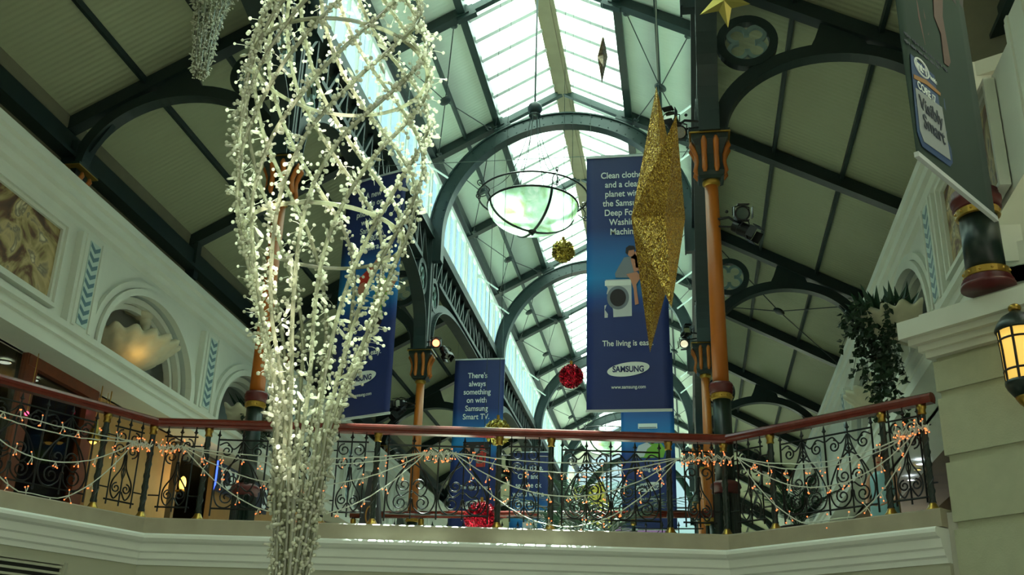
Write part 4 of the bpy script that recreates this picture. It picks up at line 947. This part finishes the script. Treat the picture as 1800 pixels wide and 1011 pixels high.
# ================================================================== CRYSTAL LIGHT SCULPTURES
ZR = [(.62, .075), (.70, .083), (1.0, .110), (1.44, .150), (1.69, .20), (1.96, .29), (2.32, .385), (2.69, .50), (3.07, .56), (3.47, .575), (3.89, .555), (4.33, .45), (4.8, .30), (5.2, .15), (5.45, .06)]
def rad(z):
    if z <= ZR[0][0]: return ZR[0][1]
    for (a, ra), (b, rb) in zip(ZR, ZR[1:]):
        if z <= b: t = (z-a)/(b-a); return ra+(rb-ra)*t
    return ZR[-1][1]
def twist(z): return 0 if z < 1.9 else (.5*.9*(z-1.9)**2 if z < 3.0 else .5*.9*1.21+ .99*1.25*(z-3.0))
def _sphere_template():
    t, u = .5257, .8507
    vs = [Vector(q) for q in ((-t, u, 0), (t, u, 0), (-t, -u, 0), (t, -u, 0), (0, -t, u), (0, t, u), (0, -t, -u), (0, t, -u), (u, 0, -t), (u, 0, t), (-u, 0, -t), (-u, 0, t))]
    fs = [(0, 11, 5), (0, 5, 1), (0, 1, 7), (0, 7, 10), (0, 10, 11), (1, 5, 9), (5, 11, 4), (11, 10, 2), (10, 7, 6), (7, 1, 8), (3, 9, 4), (3, 4, 2), (3, 2, 6), (3, 6, 8), (3, 8, 9), (4, 9, 5), (2, 4, 11), (6, 2, 10), (8, 6, 7), (9, 8, 1)]
    mid = {}; out = []
    def m(i, j):
        k = (min(i, j), max(i, j))
        if k not in mid: mid[k] = len(vs); vs.append((vs[i]+vs[j]).normalized())
        return mid[k]
    for i, j, k in fs: p, q, r = m(i, j), m(j, k), m(k, i); out += [(i, p, r), (j, q, p), (k, r, q), (p, q, r)]
    return [tuple(v) for v in vs], out
SPV, SPF = _sphere_template()
def ico(b, p, r): b.add([(p[0]+x*r, p[1]+y*r, p[2]+z*r) for x, y, z in SPV], SPF)
def sculpture(label):
    o = thing('crystal_light_sculpture', label, 'light sculpture', (0, 0, 0), 0, 'hanging crystal light sculptures'); rnd = random.Random(11); NR = 15
    for i in range(NR):
        a0 = 2*PI*i/NR+rnd.uniform(-.06, .06); zs = [.62+j*.055 for j in range(89)]; wob = rnd.uniform(0, 6)
        P = lambda z: Vector((rad(z)*math.cos(a0+twist(z)), rad(z)*math.sin(a0+twist(z)), z))
        b = MB(); b.tube([P(z)+Vector((.008*math.sin(z*5+wob), .008*math.cos(z*4+wob), 0)) for z in zs], .0125, 6); rod = link('strand', b, 'rod', o, smooth=True)
        g = MB(); z = .60
        while z < 5.45:
            z += rnd.uniform(.007, .020); p_ = P(z); 
            if z < 1.5 and rnd.random() < .35: continue
            out = Vector((p_.x, p_.y, 0)).normalized(); n_ = rnd.choice((1, 1, 2))
            for q_ in range(n_):
                d = (Vector((rnd.gauss(0, 1), rnd.gauss(0, 1), rnd.gauss(0, 1))).normalized()+out*.35); e = p_+d*(rnd.uniform(.014, .034) if rnd.random() < .72 or z < 1.7 else rnd.uniform(.04, .085))
                if (e-p_).length > .045: g.tube([p_, p_.lerp(e, .5)+Vector((.004, .004, .006)), e], .0016, 3, caps=False)
                if rnd.random() < .09:
                    # a leaf-shaped drop
                    w = d.normalized(); u_ = w.orthogonal().normalized()*.011; v_ = w.cross(u_).normalized()*.011; ln = rnd.uniform(.05, .085); q0 = p_+w*.01
                    vs = [q0]+[q0+w*ln*.45+x for x in (u_, v_, -u_, -v_)]+[q0+w*ln*.85+x*.8 for x in (u_, v_, -u_, -v_)]+[q0+w*ln]
                    g.add(vs, [(0, 2, 1), (0, 3, 2), (0, 4, 3), (0, 1, 4), (1, 2, 6, 5), (2, 3, 7, 6), (3, 4, 8, 7), (4, 1, 5, 8), (5, 6, 9), (6, 7, 9), (7, 8, 9), (8, 5, 9)])
                else: ico(g, e, rnd.uniform(.0085, .0130))
        link('bead_garland', g, 'bead', rod, smooth=True, kind='stuff')
    for z in (1.05, 2.62, 3.78, 4.75):
        b = MB(); r_ = rad(z)*.97; b.tube([(r_*math.cos(t*PI/24), r_*math.sin(t*PI/24), z) for t in range(48)], .0125, 8, True); link('hoop', b, 'rod', o, smooth=True)
    b = MB(); b.tube([(0, 0, 5.4), (0, 0, 10.5)], .008, 6); link('hanging_wire', b, 'wire', o)
    return o
sc1 = sculpture('large crystal-beaded spindle light sculpture hanging in the left foreground'); sc1.location = (-2.06, 5.5, 0)
t = atY(350, 134, 10.2); copy_tree(sc1, (t.x, 10.2, t.z-.60), 1.0, 'small hanging crystal tail at the upper left, under the aisle roof')

# ================================================================== SPOTLIGHTS
def spots(label, loc, rz, heads, on=False):
    o = thing('spotlight_cluster', label, 'spotlight', loc, rz, 'spotlights on the columns')
    b = MB(); b.tube([(-.30, 0, .05), (-.1, 0, .08), (.0, 0, .0)], .018, 8); b.tube([(-.30, 0, -.03), (.0, 0, -.06)], .014, 8); b.ball((-.12, 0, .16), .022, 8, 6); link('arm', b, 'black', o)
    for k_, (p_, d, lit) in enumerate(heads):
        p_ = Vector(p_); d = Vector(d).normalized(); u = d.cross(Vector((0, 0, 1))).normalized(); v = u.cross(d)
        b = MB(); b.tube([p_-d*.15, p_-d*.13, p_-d*.05, p_-d*.04, p_+d*.10, p_+d*.12], [.03, .07, .075, .085, .085, .095], 16)
        for sx in (-1, 1):
            b.tube([p_+u*.1*sx, p_+u*.1*sx-d*.0+v*.1, p_+v*.13], .009, 5)
            w = p_+d*.12+u*.09*sx; R = Matrix((u, d, v)).transposed(); b.box(w+d*.05+u*.02*sx, (.008, .1, .14), R); b.box(p_+d*.17+v*.1*sx, (.14, .1, .008), R)
        h = link('lamp_head', b, 'black', o); b = MB(); b.tube([p_+d*.121, p_+d*.126], .075, 14); link('lens', b, 'spot_on' if lit else 'chrome', h)
    return o
pc = atY(1296, 392, 12.2); spots('pair of black spotlights on the right column below its capital', pc, 0, [((.05, 0, .10), (.1, -1, -.25), False), ((.06, -.02, -.10), (.75, -.3, -.55), False)])
pc = atY(1190, 222, 12.3); spots('black spotlight left of the right column capital, behind the gold star', pc, PI, [((.06, 0, .06), (.3, .9, .1), False), ((-.02, 0, -.09), (-.1, .8, -.5), False)])
pc = atY(769, 606, 20.3); spots('lit red spotlight pair on the capital of the second left column', pc, 0, [((-.01, 0, .03), (.05, -1, -.3), True), ((.16, 0, -.16), (.5, -.4, -.8), False)])
pc = atY(1207, 592, 20.3); spots('black spotlight pair on the capital of the second right column', pc, PI, [((.02, 0, .08), (-.3, .9, .1), False), ((.04, 0, -.12), (.1, .8, -.5), False)])
pc = atY(705, 715, 20.3); spots('black spotlight pair on the shaft of the second left column, above the handrail', pc, PI, [((.0, 0, .06), (.3, .9, -.2), False), ((.02, 0, -.10), (.5, .4, -.6), False)])

# ================================================================== SHELLS, PLANTERS, MURALS
def shell_mb(R=.80, H=.52, nr=9, px=1.05):
    b = MB(); NA, NZ = nr*8, 12; vs = []; fs = []
    for lay in (0, 1):
        for j in range(NZ+1):
            t = j/NZ; r_ = (.07+(R-.07)*(t**.72))*(1 if lay == 0 else .93)
            for i in range(NA+1):
                a = -PI/2+PI*i/NA; w = math.cos(nr*2*(a+PI/2)); k = 1+.06*w*t+.034*math.sin(t*30)*(t > .2); z = H*(t**1.25)+(.03*w*t if t > .3 else 0)+lay*.02
                vs.append((r_*k*math.cos(a)*px, r_*k*math.sin(a), z))
    m = (NZ+1)*(NA+1)
    for j in range(NZ):
        for i in range(NA): q = j*(NA+1)+i; fs.append((q, q+1, q+NA+2, q+NA+1)); fs.append((m+q, m+q+NA+1, m+q+NA+2, m+q+1))
    for i in range(NA): q = NZ*(NA+1)+i; fs.append((q, q+1, m+q+1, m+q))
    b.add(vs, fs); b.ball((.02, 0, -.01), .09, 12, 8, (1, 1, .5)); return b
def sconce(label, loc, rz, lit):
    o = thing('scallop_shell_sconce', label, 'wall light', loc, rz, 'scallop shells in the arched niches'); link('shell_bowl', shell_mb(), 'shell', o, smooth=True)
    b = MB(); b.tube(spline([(.02, .0, 1.08), (.20, 0, 1.0), (.30, 0, .86), (.34, 0, .72), (.33, 0, .60)]), [.13]*5+[.12]*6+[.08]*6+[.06]*7+[.04]*1, 12); b.ball((.28, 0, .92), .13, 14, 8, (1, 1.2, .8)); link('keystone_scroll', b, 'shell', o, smooth=True)
    if lit:
        b = MB(); b.ball((.30, 0, .16), .035, 8, 6); link('bulb', b, 'warm', o)
        l = bpy.data.lights.new('shell_lamp', 'POINT'); l.energy = 1.1; l.color = (1, .55, .12); l.shadow_soft_size = .05; lo = bpy.data.objects.new('shell_lamp', l); COL.objects.link(lo); lo.parent = o; lo.location = (.55, -.35, .06)
    return o
XBL, XBR = XC-5.44-.50, XC+5.44+.50
sconce('glowing scallop shell sconce in the left arched niche beside the mural', (XBL+.02, YM+.12, 4.66), 0, True)
sconce('scallop shell sconce hanging in the right arched niche, beyond the ivy planter', (XBR-.02, YM+3.9, 4.72), PI, False)
def leaf(b, p, d, n_, L, w):
    d = d.normalized(); s_ = d.cross(n_).normalized()*w; b.add([p, p+d*L*.45+s_+n_*w*.3, p+d*L, p+d*L*.45-s_+n_*w*.3, p+d*L*.5], [(0, 1, 4), (1, 2, 4), (2, 3, 4), (3, 0, 4)])
def planter(label, loc, rz, sd, trail, right=False):
    rnd = random.Random(sd); o = thing('shell_planter', label, 'planter', loc, rz, 'planted shells in the arched niches'); link('shell_bowl', shell_mb(.58, .38, 9, 1.25), 'shell', o, smooth=True)
    b = MB()
    for i in range(75):
        a = rnd.uniform(-2.6, 2.6); el = rnd.uniform(.35, 1.25); d = Vector((math.cos(a)*math.cos(el), math.sin(a)*math.cos(el), math.sin(el))); p_ = Vector((.32+rnd.uniform(-.22, .32), rnd.uniform(-.30, .30), .34)); n_ = d.orthogonal().normalized(); leaf(b, p_, d, n_, rnd.uniform(.28, .48), .05)
    link('broad_foliage', b, 'leaf2', o, kind='stuff')
    for i in range(10):
        p_ = Vector((rnd.uniform(.10, .75), rnd.uniform(-.42, .42), rnd.uniform(.42, .64))); b = MB()
        for k_ in range(8): a = k_*PI/4; leaf(b, p_, Vector((.5, math.cos(a), math.sin(a))), Vector((1, 0, 0)), .062, .022)
        f = link('flower', b, 'flower', o); c = MB(); c.ball(p_+Vector((.02, 0, 0)), .02, 8, 6); link('flower_centre', c, 'petal_eye', f)
    b = MB()
    for s_ in range(24):
        y0 = rnd.uniform(-.55, .55); L = trail*rnd.uniform(.25, 1.0); x0 = rnd.uniform(.30, .88); n = int(L/.05)+3; pts = []
        for j in range(n):
            t = j/n; p_ = Vector((x0+.10*math.sin(t*5+s_)*t, y0*(1-.15*t)+.06*math.sin(t*7+s_), .42+.12*math.sin(t*PI)*(x0 > .6)-L*t)); pts.append(p_)
            for q_ in range(2): d = Vector((rnd.uniform(-.4, 1), rnd.uniform(-1, 1), rnd.uniform(-1, .3))); leaf(b, p_+Vector((rnd.uniform(-.04, .04), rnd.uniform(-.05, .05), 0)), d, Vector((rnd.uniform(-.5, .8), rnd.uniform(-.8, .5), .6)).normalized(), rnd.uniform(.07, .12), .042)
        b.tube(pts, .004, 4)
    link('trailing_ivy', b, 'leaf', o, kind='stuff'); return o
planter('scallop planter with white flowers in the left niche behind the left column', (XBL+.30, YM+3.9, 4.72), 0, 3, .75)
planter('scallop planter with white flowers and long trailing ivy in the right niche', (XBR-.50, YM-.25, 4.70), PI, 5, 1.5)
def mural(label, side, yc, w):
    X = XC+side*(5.44-.015); o = thing('framed_mural', label, 'mural', (X, yc, 4.72), 0, 'painted panels in the frieze'); s = side
    b = MB(); b.box((-s*.01, 0, .51), (.02, w, .94)); link('canvas', b, 'mural', o)
    b = MB(); z0, z1 = .04, .98
    for g0, g1, t_ in ((0, .05, .06), (.05, .10, .10)):
        for sy in (-1, 1): b.box((-s*t_/2, sy*(w/2+(g0+g1)/2), .51), (t_, g1-g0, .94+2*g1))
        for z in (z0-(g0+g1)/2, z1+(g0+g1)/2): b.box((-s*t_/2, 0, z), (t_, w+2*g0, g1-g0))
    link('frame', b, 'cream', o)
mural('framed painted mural panel at the far left of the frieze', -1, YM-3.9-.05, 2.55); mural('framed painted mural panel behind the dark column on the right pier', 1, YM-3.9+.25, 2.1)

# ================================================================== RIGHT PIER COLUMN AND LANTERN
dC = ray(1738, 508); q = dC*(3.72/dC.z)
o = thing('pier_column', 'thick dark green column with maroon rings standing on the right pier ledge', 'column', (q.x, q.y, 3.72))
b = MB(); b.lathe([(.235, 0), (.235, .03), (.21, .04), (.225, .06), (.20, .075), (.21, .09), (.19, .10)], 28); link('base_ring', b, 'maroon', o, smooth=True)
b = MB(); b.lathe([(.195, .10), (.20, .105), (.20, .165), (.185, .17)], 28)
for j in range(12): b.ball((.2*math.cos(j*PI/6), .2*math.sin(j*PI/6), .135), .014, 6, 4)
link('brass_band', b, 'gold_trim', o)
b = MB(); b.lathe([(.172, .165), (.166, .72)], 28); link('shaft', b, 'green', o, smooth=True)
b = MB(); b.lathe([(.18, .70), (.195, .705), (.195, .77), (.185, .775)], 28)
for j in range(12): b.ball((.195*math.cos(j*PI/6), .195*math.sin(j*PI/6), .74), .014, 6, 4)
link('brass_band', b, 'gold_trim', o)
b = MB(); b.lathe([(.185, .775), (.215, .79), (.20, .83), (.225, .85), (.225, .89), (.20, .91), (.21, .95), (.16, .97)], 28); link('collar', b, 'maroon', o, smooth=True)
b = MB(); b.lathe([(.13, .96), (.13, 3.4)], 28); link('upper_shaft', b, 'maroon', o, smooth=True)
zc = 2.60; dL = ray(1797, 628); a0 = P0-nv*0; k_ = (P0.dot(nv)+.33)/dL.dot(nv); q = dL*k_
o = thing('wall_lantern', 'glowing amber wall lantern with brass knobs on the right pier', 'lantern', (q.x, q.y, q.z-.45))
b = MB(); b.lathe([(.0, .0), (.03, .005), (.075, .05), (.10, .09), (.105, .11)], 20); link('brass_foot', b, 'brass', o, smooth=True)
b = MB(); b.lathe([(.10, .10), (.15, .17), (.165, .21), (.165, .24)], 20); link('lower_cup', b, 'green', o, smooth=True)
b = MB(); b.lathe([(.150, .24), (.155, .50), (.165, .68)], 24); link('glass', b, 'amber', o, smooth=True)
b = MB()
for j in range(8): a = j*PI/4+.2; b.tube([(.155*math.cos(a), .155*math.sin(a), .23), (.160*math.cos(a), .160*math.sin(a), .50), (.17*math.cos(a), .17*math.sin(a), .69)], .011, 6)
for z, r_ in ((.33, .157), (.60, .164)): b.tube([(r_*math.cos(t*PI/12), r_*math.sin(t*PI/12), z) for t in range(24)], .010, 6, True)
link('cage', b, 'black', o)
b = MB(); b.lathe([(.185, .68), (.19, .70), (.165, .75), (.12, .81), (.06, .845), (.045, .86)], 20); link('hood', b, 'green', o, smooth=True)
b = MB(); b.ball((0, 0, .89), .055, 14, 8, (1, 1, .75)); link('brass_knob', b, 'brass', o, smooth=True)
b = MB(); w = -nv; b.tube([Vector((0, 0, .30))+w*.16, Vector((0, 0, .26))+w*.28, Vector((0, 0, .34))+w*.34], .018, 8); b.box(Vector((0, 0, .36))+w*.325, (.04, .10, .26), Matrix.Rotation(PI/4, 3, 'Z')); link('wall_arm', b, 'black', o)
l = bpy.data.lights.new('lantern_lamp', 'POINT'); l.energy = 5; l.color = (1, .75, .35); l.shadow_soft_size = .1; lo = bpy.data.objects.new('lantern_lamp', l); COL.objects.link(lo); lo.location = (q.x+nv.x*.0, q.y, q.z); lo.parent = None
# ================================================================== SHOPS ON THE LEFT
pa = atX(46, 613, XS+.03); pb = atX(167, 681, XS+.03)
o = thing('shop_portal', 'red brown wooden shop window frame under the left frieze', 'shopfront', (XS+.03, pa.y, DECK)); Hh = pa.z-DECK; Lw = pb.y-pa.y
b = MB(); b.box((0, .1, Hh/2), (.14, .26, Hh)); link('jamb', b, 'wood', o); b = MB(); b.box((0, Lw-.1, Hh/2), (.14, .26, Hh)); link('jamb', b, 'wood', o); b = MB(); b.box((0, Lw/2, Hh-.1), (.16, Lw, .22)); link('lintel', b, 'wood', o)
b = MB(); b.box((-.02, Lw/2, Hh/2), (.02, Lw-.4, Hh-.2)); link('glass', b, 'dark_glass', o)
o = thing('shop_window', 'dark glass shop window at the far left edge behind the railing', 'shopfront', (XS, pa.y-1.3, DECK)); b = MB(); b.box((0, .65, 1.2), (.02, 1.2, 2.3)); link('glass', b, 'dark_glass', o); b = MB(); b.box((.03, 1.24, 1.2), (.05, .05, 2.4)); link('metal_edge', b, 'chrome', o)
def disc(label, px, py, z, r_, material, cat='downlight', name='ceiling_downlight', group='shop downlights'):
    d = ray(px, py); q = d*(z/d.z); o = thing(name, label, cat, q, 0, group); b = MB(); b.lathe([(r_, -.012), (r_, .0)], 18); link('lens', b, material, o); b = MB(); b.tube([(r_*1.06*math.cos(t*PI/10), r_*1.06*math.sin(t*PI/10), -.004) for t in range(20)], .012, 6, True); link('trim_ring', b, 'chrome', o)
disc('bright white downlight at the left edge above the shop window', 8, 636, 4.19, .085, 'down'); disc('bright white downlight reflected beside the wooden shop frame', 59, 667, 4.19, .07, 'down')
disc('dim recessed downlight on the soffit right of the wooden frame, nearer one', 180, 712, 4.19, .09, 'chrome'); disc('dim recessed downlight on the soffit right of the wooden frame, farther one', 200, 726, 4.19, .09, 'chrome')
disc('bright white downlight behind the right railing end', 1618, 815, 4.15, .07, 'down'); disc('lower white downlight behind the right railing end', 1601, 843, 4.15, .06, 'down')
disc('warm round downlight behind the right railing end', 1613, 825, 4.15, .05, 'warm')
l = bpy.data.lights.new('shop_lamp', 'POINT'); l.energy = 14; l.color = (1, .82, .55); l.shadow_soft_size = .1; lo = bpy.data.objects.new('shop_lamp', l); COL.objects.link(lo); lo.location = (-9.6, 13.2, 4.05)  # added light without a fixture, warms the interior in place of the downlights
for (px, py, lb) in ((47, 727, 'small pink lamp behind the left handrail, nearer the edge'), (185, 724, 'small pink lamp just above the left handrail')):
    q = atX(px, py, XS+.25); o = thing('pink_lamp', lb, 'lamp', q, 0, 'small pink shop lamps'); b = MB(); b.ball((0, 0, 0), .028, 10, 8); link('bulb', b, 'pink', o); b = MB(); b.tube([(0, 0, .02), (0, 0, 4.2-q.z)], .005, 5); link('cord', b, 'gold_trim', o)
for (px, lb) in ((166, 'left one of two brass bottle lamps behind the left railing'), (184, 'right one of two brass bottle lamps behind the left railing')):
    q = atX(px, 762, XS+.35); o = thing('bottle_lamp', lb, 'lamp', q, 0, 'brass bottle lamps'); b = MB(); b.lathe([(.02, .22), (.03, .12), (.075, .02), (.085, -.10), (.06, -.12)], 16); link('shade', b, 'brass', o, smooth=True); b = MB(); b.ball((0, 0, -.10), .055, 10, 8); link('bulb', b, 'warm', o); b = MB(); b.tube([(0, 0, .2), (0, 0, 4.2-q.z)], .008, 6); link('stem', b, 'brass', o)
q = atX(321, 850, XS+.14); o = thing('wall_lamp', 'small glowing yellow wall lamp behind the left railing', 'lamp', q); b = MB(); b.ball((0, 0, 0), .07, 12, 10, (.8, .8, 1.7)); link('glass', b, 'warm', o, smooth=True); b = MB(); b.tube([(0, 0, -.13), (0, 0, -.10)], .05, 10); b.tube([(-.14, 0, -.12), (0, 0, -.12)], .015, 6); link('bracket', b, 'gold_trim', o)
l = bpy.data.lights.new('wall_lamp_light', 'POINT'); l.energy = 6; l.color = (1, .7, .3); l.shadow_soft_size = .1; lo = bpy.data.objects.new('wall_lamp_light', l); COL.objects.link(lo); lo.location = q+Vector((.25, 0, 0))
qa = atX(379, 838, XS+.40); qb = atX(468, 880, XS+.40)
o = thing('shop_sign', 'dark lightbox shop sign with white letters and blue neon edge', 'sign', (qa.x, (qa.y+qb.y)/2, (qa.z+qb.z)/2), PI/2); Ls = (qb.y-qa.y)
b = MB(); b.box((0, 0, 0), (Ls, .05, .50)); link('box', b, 'sign_navy', o); b = MB(); b.box((-Ls/2-.006, 0, 0), (.012, .05, .50)); link('neon_edge', b, 'blue_neon', o)
text(o, 'sign_lettering', 'OKE', -Ls/2+.12, 0, .52, 'print_white', 1.25, 0, -.036, 'LEFT'); text(o, 'sign_lettering', 'S', Ls/2-.2, 0, .52, 'print_white', 1.25, 0, -.036)
b = MB(); b.tube([(0, .07, .2), (0, .07, .9)], .02, 6); b.tube([(0, .07, 0), (0, .32, 0)], .02, 6); link('hanger', b, 'black', o)
q = atY(655, 868, 14.6); o = thing('easel_sign', 'dark pointed sign stand behind the narrow railing panel', 'sign', (q.x, 14.6, DECK)); h = atY(650, 838, 14.6).z-DECK
b = MB(); b.add([(-.22, -.12, 0), (.22, -.12, 0), (.22, .12, 0), (-.22, .12, 0), (-.07, -.03, h), (.07, -.03, h), (.07, .03, h), (-.07, .03, h)], [(0, 1, 5, 4), (1, 2, 6, 5), (2, 3, 7, 6), (3, 0, 4, 7), (4, 5, 6, 7), (0, 3, 2, 1)]); link('board', b, 'poster', o); b = MB(); b.ball((0, 0, h+.03), .05, 10, 6); link('top_knob', b, 'poster', o); b = MB(); b.band(arc(0, h*.58, .05, .12, 0, 2*PI, 20)[:-1], .02, .01, lambda a, c, d: (a, -.085+d+c*.0, c), True); link('emblem', b, 'gold_print', o)
# vent grille in the left fascia
q0 = Vector((-8.6, 4.6, 0)); t = (A_-B_).normalized(); o = thing('vent_grille', 'slatted air vent in the fascia at the lower left corner', 'grille', (B_.x+t.x*3.2, B_.y+t.y*3.2, .73)); nn = Vector((-t.y, t.x, 0)); nn = nn if nn.dot(Vector((1, -1, 0))) > 0 else -nn
b = MB(); b.beam(-t*2.3+nn*.07+Vector((0, 0, .30)), t*1.2+nn*.07+Vector((0, 0, .30)), .03, .50); link('back_plate', b, 'grille_dark', o)
for j in range(9):
    b = MB(); b.beam(-t*2.3+nn*.10+Vector((0, 0, .07+j*.058)), t*1.2+nn*.10+Vector((0, 0, .07+j*.058)), .035, .022); link('slat', b, 'fascia', o)
b = MB(); b.beam(-t*2.33+nn*.10+Vector((0, 0, .03)), -t*2.33+nn*.10+Vector((0, 0, .58)), .05, .05, (1, 0, 0)); b.beam(-t*2.33+nn*.10+Vector((0, 0, .575)), t*1.2+nn*.10+Vector((0, 0, .575)), .05, .035); link('frame', b, 'fascia', o)

# ================================================================== PLANTS AND PERSON BEHIND THE RAILING
def palm(label, loc, hgt, n, sd, spread=1.0):
    rnd = random.Random(sd); o = thing('potted_palm', label, 'plant', loc, 0, 'potted plants behind the railing'); b = MB(); b.lathe([(.16, 0), (.22, .35), (.24, .38), (.2, .38), (.18, .33)], 18); link('pot', b, 'pot', o, smooth=True)
    for i in range(n):
        a = 2*PI*i/n+rnd.uniform(-.3, .3); L = hgt*rnd.uniform(.75, 1.1); el = rnd.uniform(.7, 1.35); b = MB(); pts = []
        for j in range(9):
            t_ = j/8; pts.append(Vector((math.cos(a)*L*t_*math.cos(el)*spread, math.sin(a)*L*t_*math.cos(el)*spread, .35+L*math.sin(el)*t_-.35*L*t_*t_)))
        b.tube(pts, .007, 4)
        for j in range(3, 17):
            t_ = j/17; p_ = pts[int(t_*8)].lerp(pts[min(8, int(t_*8)+1)], t_*8-int(t_*8)); dr = (pts[min(8, int(t_*8)+1)]-pts[int(t_*8)]).normalized()
            for sg in (-1, 1): sd_ = dr.cross(Vector((0, 0, 1))).normalized()*sg; leaf(b, p_, sd_+dr*.8+Vector((0, 0, -.25)), Vector((0, 0, 1)), .26*hgt*(1-.5*t_), .020)
        link('frond', b, 'leaf2', o)
q = atY(1045, 900, 14.6); palm('large potted palm behind the middle of the railing, before the bright window', (q.x, 14.6, DECK), 1.65, 16, 4, 1.25)
q = atY(1000, 900, 15.3); palm('smaller potted palm left of the large palm behind the railing', (q.x-.25, 15.4, DECK), 1.1, 11, 8, .7)
q = atY(1402, 900, 13.2); palm('small potted fern behind the right railing near the column', (q.x, 13.2, DECK), .95, 13, 6, 1.0)
def skinned(name, V, E, Rr, material, parent, sub=2):
    me = bpy.data.meshes.new(name); me.from_pydata(V, E, []); me.materials.append(M[material]); o = bpy.data.objects.new(name, me); COL.objects.link(o); o.parent = parent
    md = o.modifiers.new('skin', 'SKIN'); ly = me.skin_vertices[0].data if me.skin_vertices else None
    if ly is None:
        bpy.context.view_layer.objects.active = o; o.select_set(True); bpy.ops.mesh.customdata_skin_add(); o.select_set(False); ly = me.skin_vertices[0].data
    for i, r_ in enumerate(Rr): ly[i].radius = r_ if isinstance(r_, tuple) else (r_, r_); ly[i].use_root = (i == 0)
    md.use_smooth_shade = True; sb = o.modifiers.new('sub', 'SUBSURF'); sb.levels = sub; sb.render_levels = sub; return o
dP = ray(1547, 813); q = dP*(3.36/dP.z)
pe = thing('person', 'person in a pale blue sleeveless dress standing behind the right railing', 'person', (q.x, q.y, DECK), math.radians(-25))
Vv = [(0, 0, .90), (0, 0, 1.05), (0, 0, 1.22), (0, .01, 1.34), (0, 0, 1.42), (0, -.01, 1.48), (0, -.015, 1.55), (0, -.01, 1.62),
      (-.15, 0, 1.33), (-.21, -.02, 1.08), (-.17, -.16, .93), (-.10, -.24, .92), (.15, 0, 1.33), (.21, -.02, 1.08), (.17, -.16, .94), (.10, -.24, .93),
      (-.09, 0, .82), (-.10, -.01, .46), (-.10, .02, .09), (-.10, -.12, .03), (.09, 0, .82), (.10, -.01, .46), (.10, .02, .09), (.10, -.12, .03)]
Ee = [(0, 1), (1, 2), (2, 3), (3, 4), (4, 5), (5, 6), (6, 7), (3, 8), (8, 9), (9, 10), (10, 11), (3, 12), (12, 13), (13, 14), (14, 15), (0, 16), (16, 17), (17, 18), (18, 19), (0, 20), (20, 21), (21, 22), (22, 23)]
Rs = [(.15, .10), (.125, .09), (.14, .10), (.12, .08), (.05, .05), (.055, .06), (.075, .09), (.06, .07), .05, .036, .027, .024, .05, .036, .027, .024, .085, .055, .038, .03, .085, .055, .038, .03]
skinned('body', Vv, Ee, Rs, 'skin', pe)
b = MB(); b.lathe([(.20, .50), (.19, .75), (.185, .92), (.145, 1.06), (.165, 1.22), (.155, 1.32), (.10, 1.38)], 22); b.v = [(x, y*.72, z) for x, y, z in b.v]; link('dress', b, 'dress', pe, smooth=True)
b = MB(); b.ball((0, .02, 1.60), .105, 16, 12, (.95, 1.05, 1.05)); b.ball((0, .08, 1.50), .085, 12, 8, (1, .6, 1.5)); hr = link('hair', b, 'hair', pe, smooth=True)
b = MB(); b.ball((0, -.115, 1.535), .016, 8, 6, (.8, 1, 1.4)); link('nose', b, 'skin', pe, smooth=True)
for sx in (-1, 1): b = MB(); b.ball((sx*.032, -.098, 1.565), .010, 8, 6); link('eye', b, 'dark_print', pe); b = MB(); b.ball((sx*.082, .0, 1.54), .022, 8, 6, (.5, .8, 1.3)); link('ear', b, 'skin', pe, smooth=True)
b = MB(); b.ball((0, -.10, 1.49), .02, 8, 6, (1.2, .5, .35)); link('mouth', b, 'red_print', pe)
for sx in (-1, 1):
    for f in range(5):
        x0 = sx*(.10-.008*f+.016); b = MB(); p0 = Vector((sx*(.125-.017*f), -.245, .93-.004*f)); ln = (.05, .07, .075, .07, .055)[f]
        b.tube([p0, p0+Vector((-sx*.02, -.01, -.01))*1.0, p0+Vector((-sx*ln*.7, -.012, -ln*.45))], [.010, .009, .006], 6); link('finger', b, 'skin', pe, smooth=True)

# lettering becomes plain meshes
bpy.context.view_layer.update(); _dg = bpy.context.evaluated_depsgraph_get()
for o in [x for x in COL.objects if x.type == 'FONT']:
    me = bpy.data.meshes.new_from_object(o.evaluated_get(_dg)); n = o.name; mo = bpy.data.objects.new(n+'_mesh', me); COL.objects.link(mo); mo.parent = o.parent; mo.location = o.location; mo.rotation_euler = o.rotation_euler; mo.scale = o.scale
    bpy.data.objects.remove(o); mo.name = n
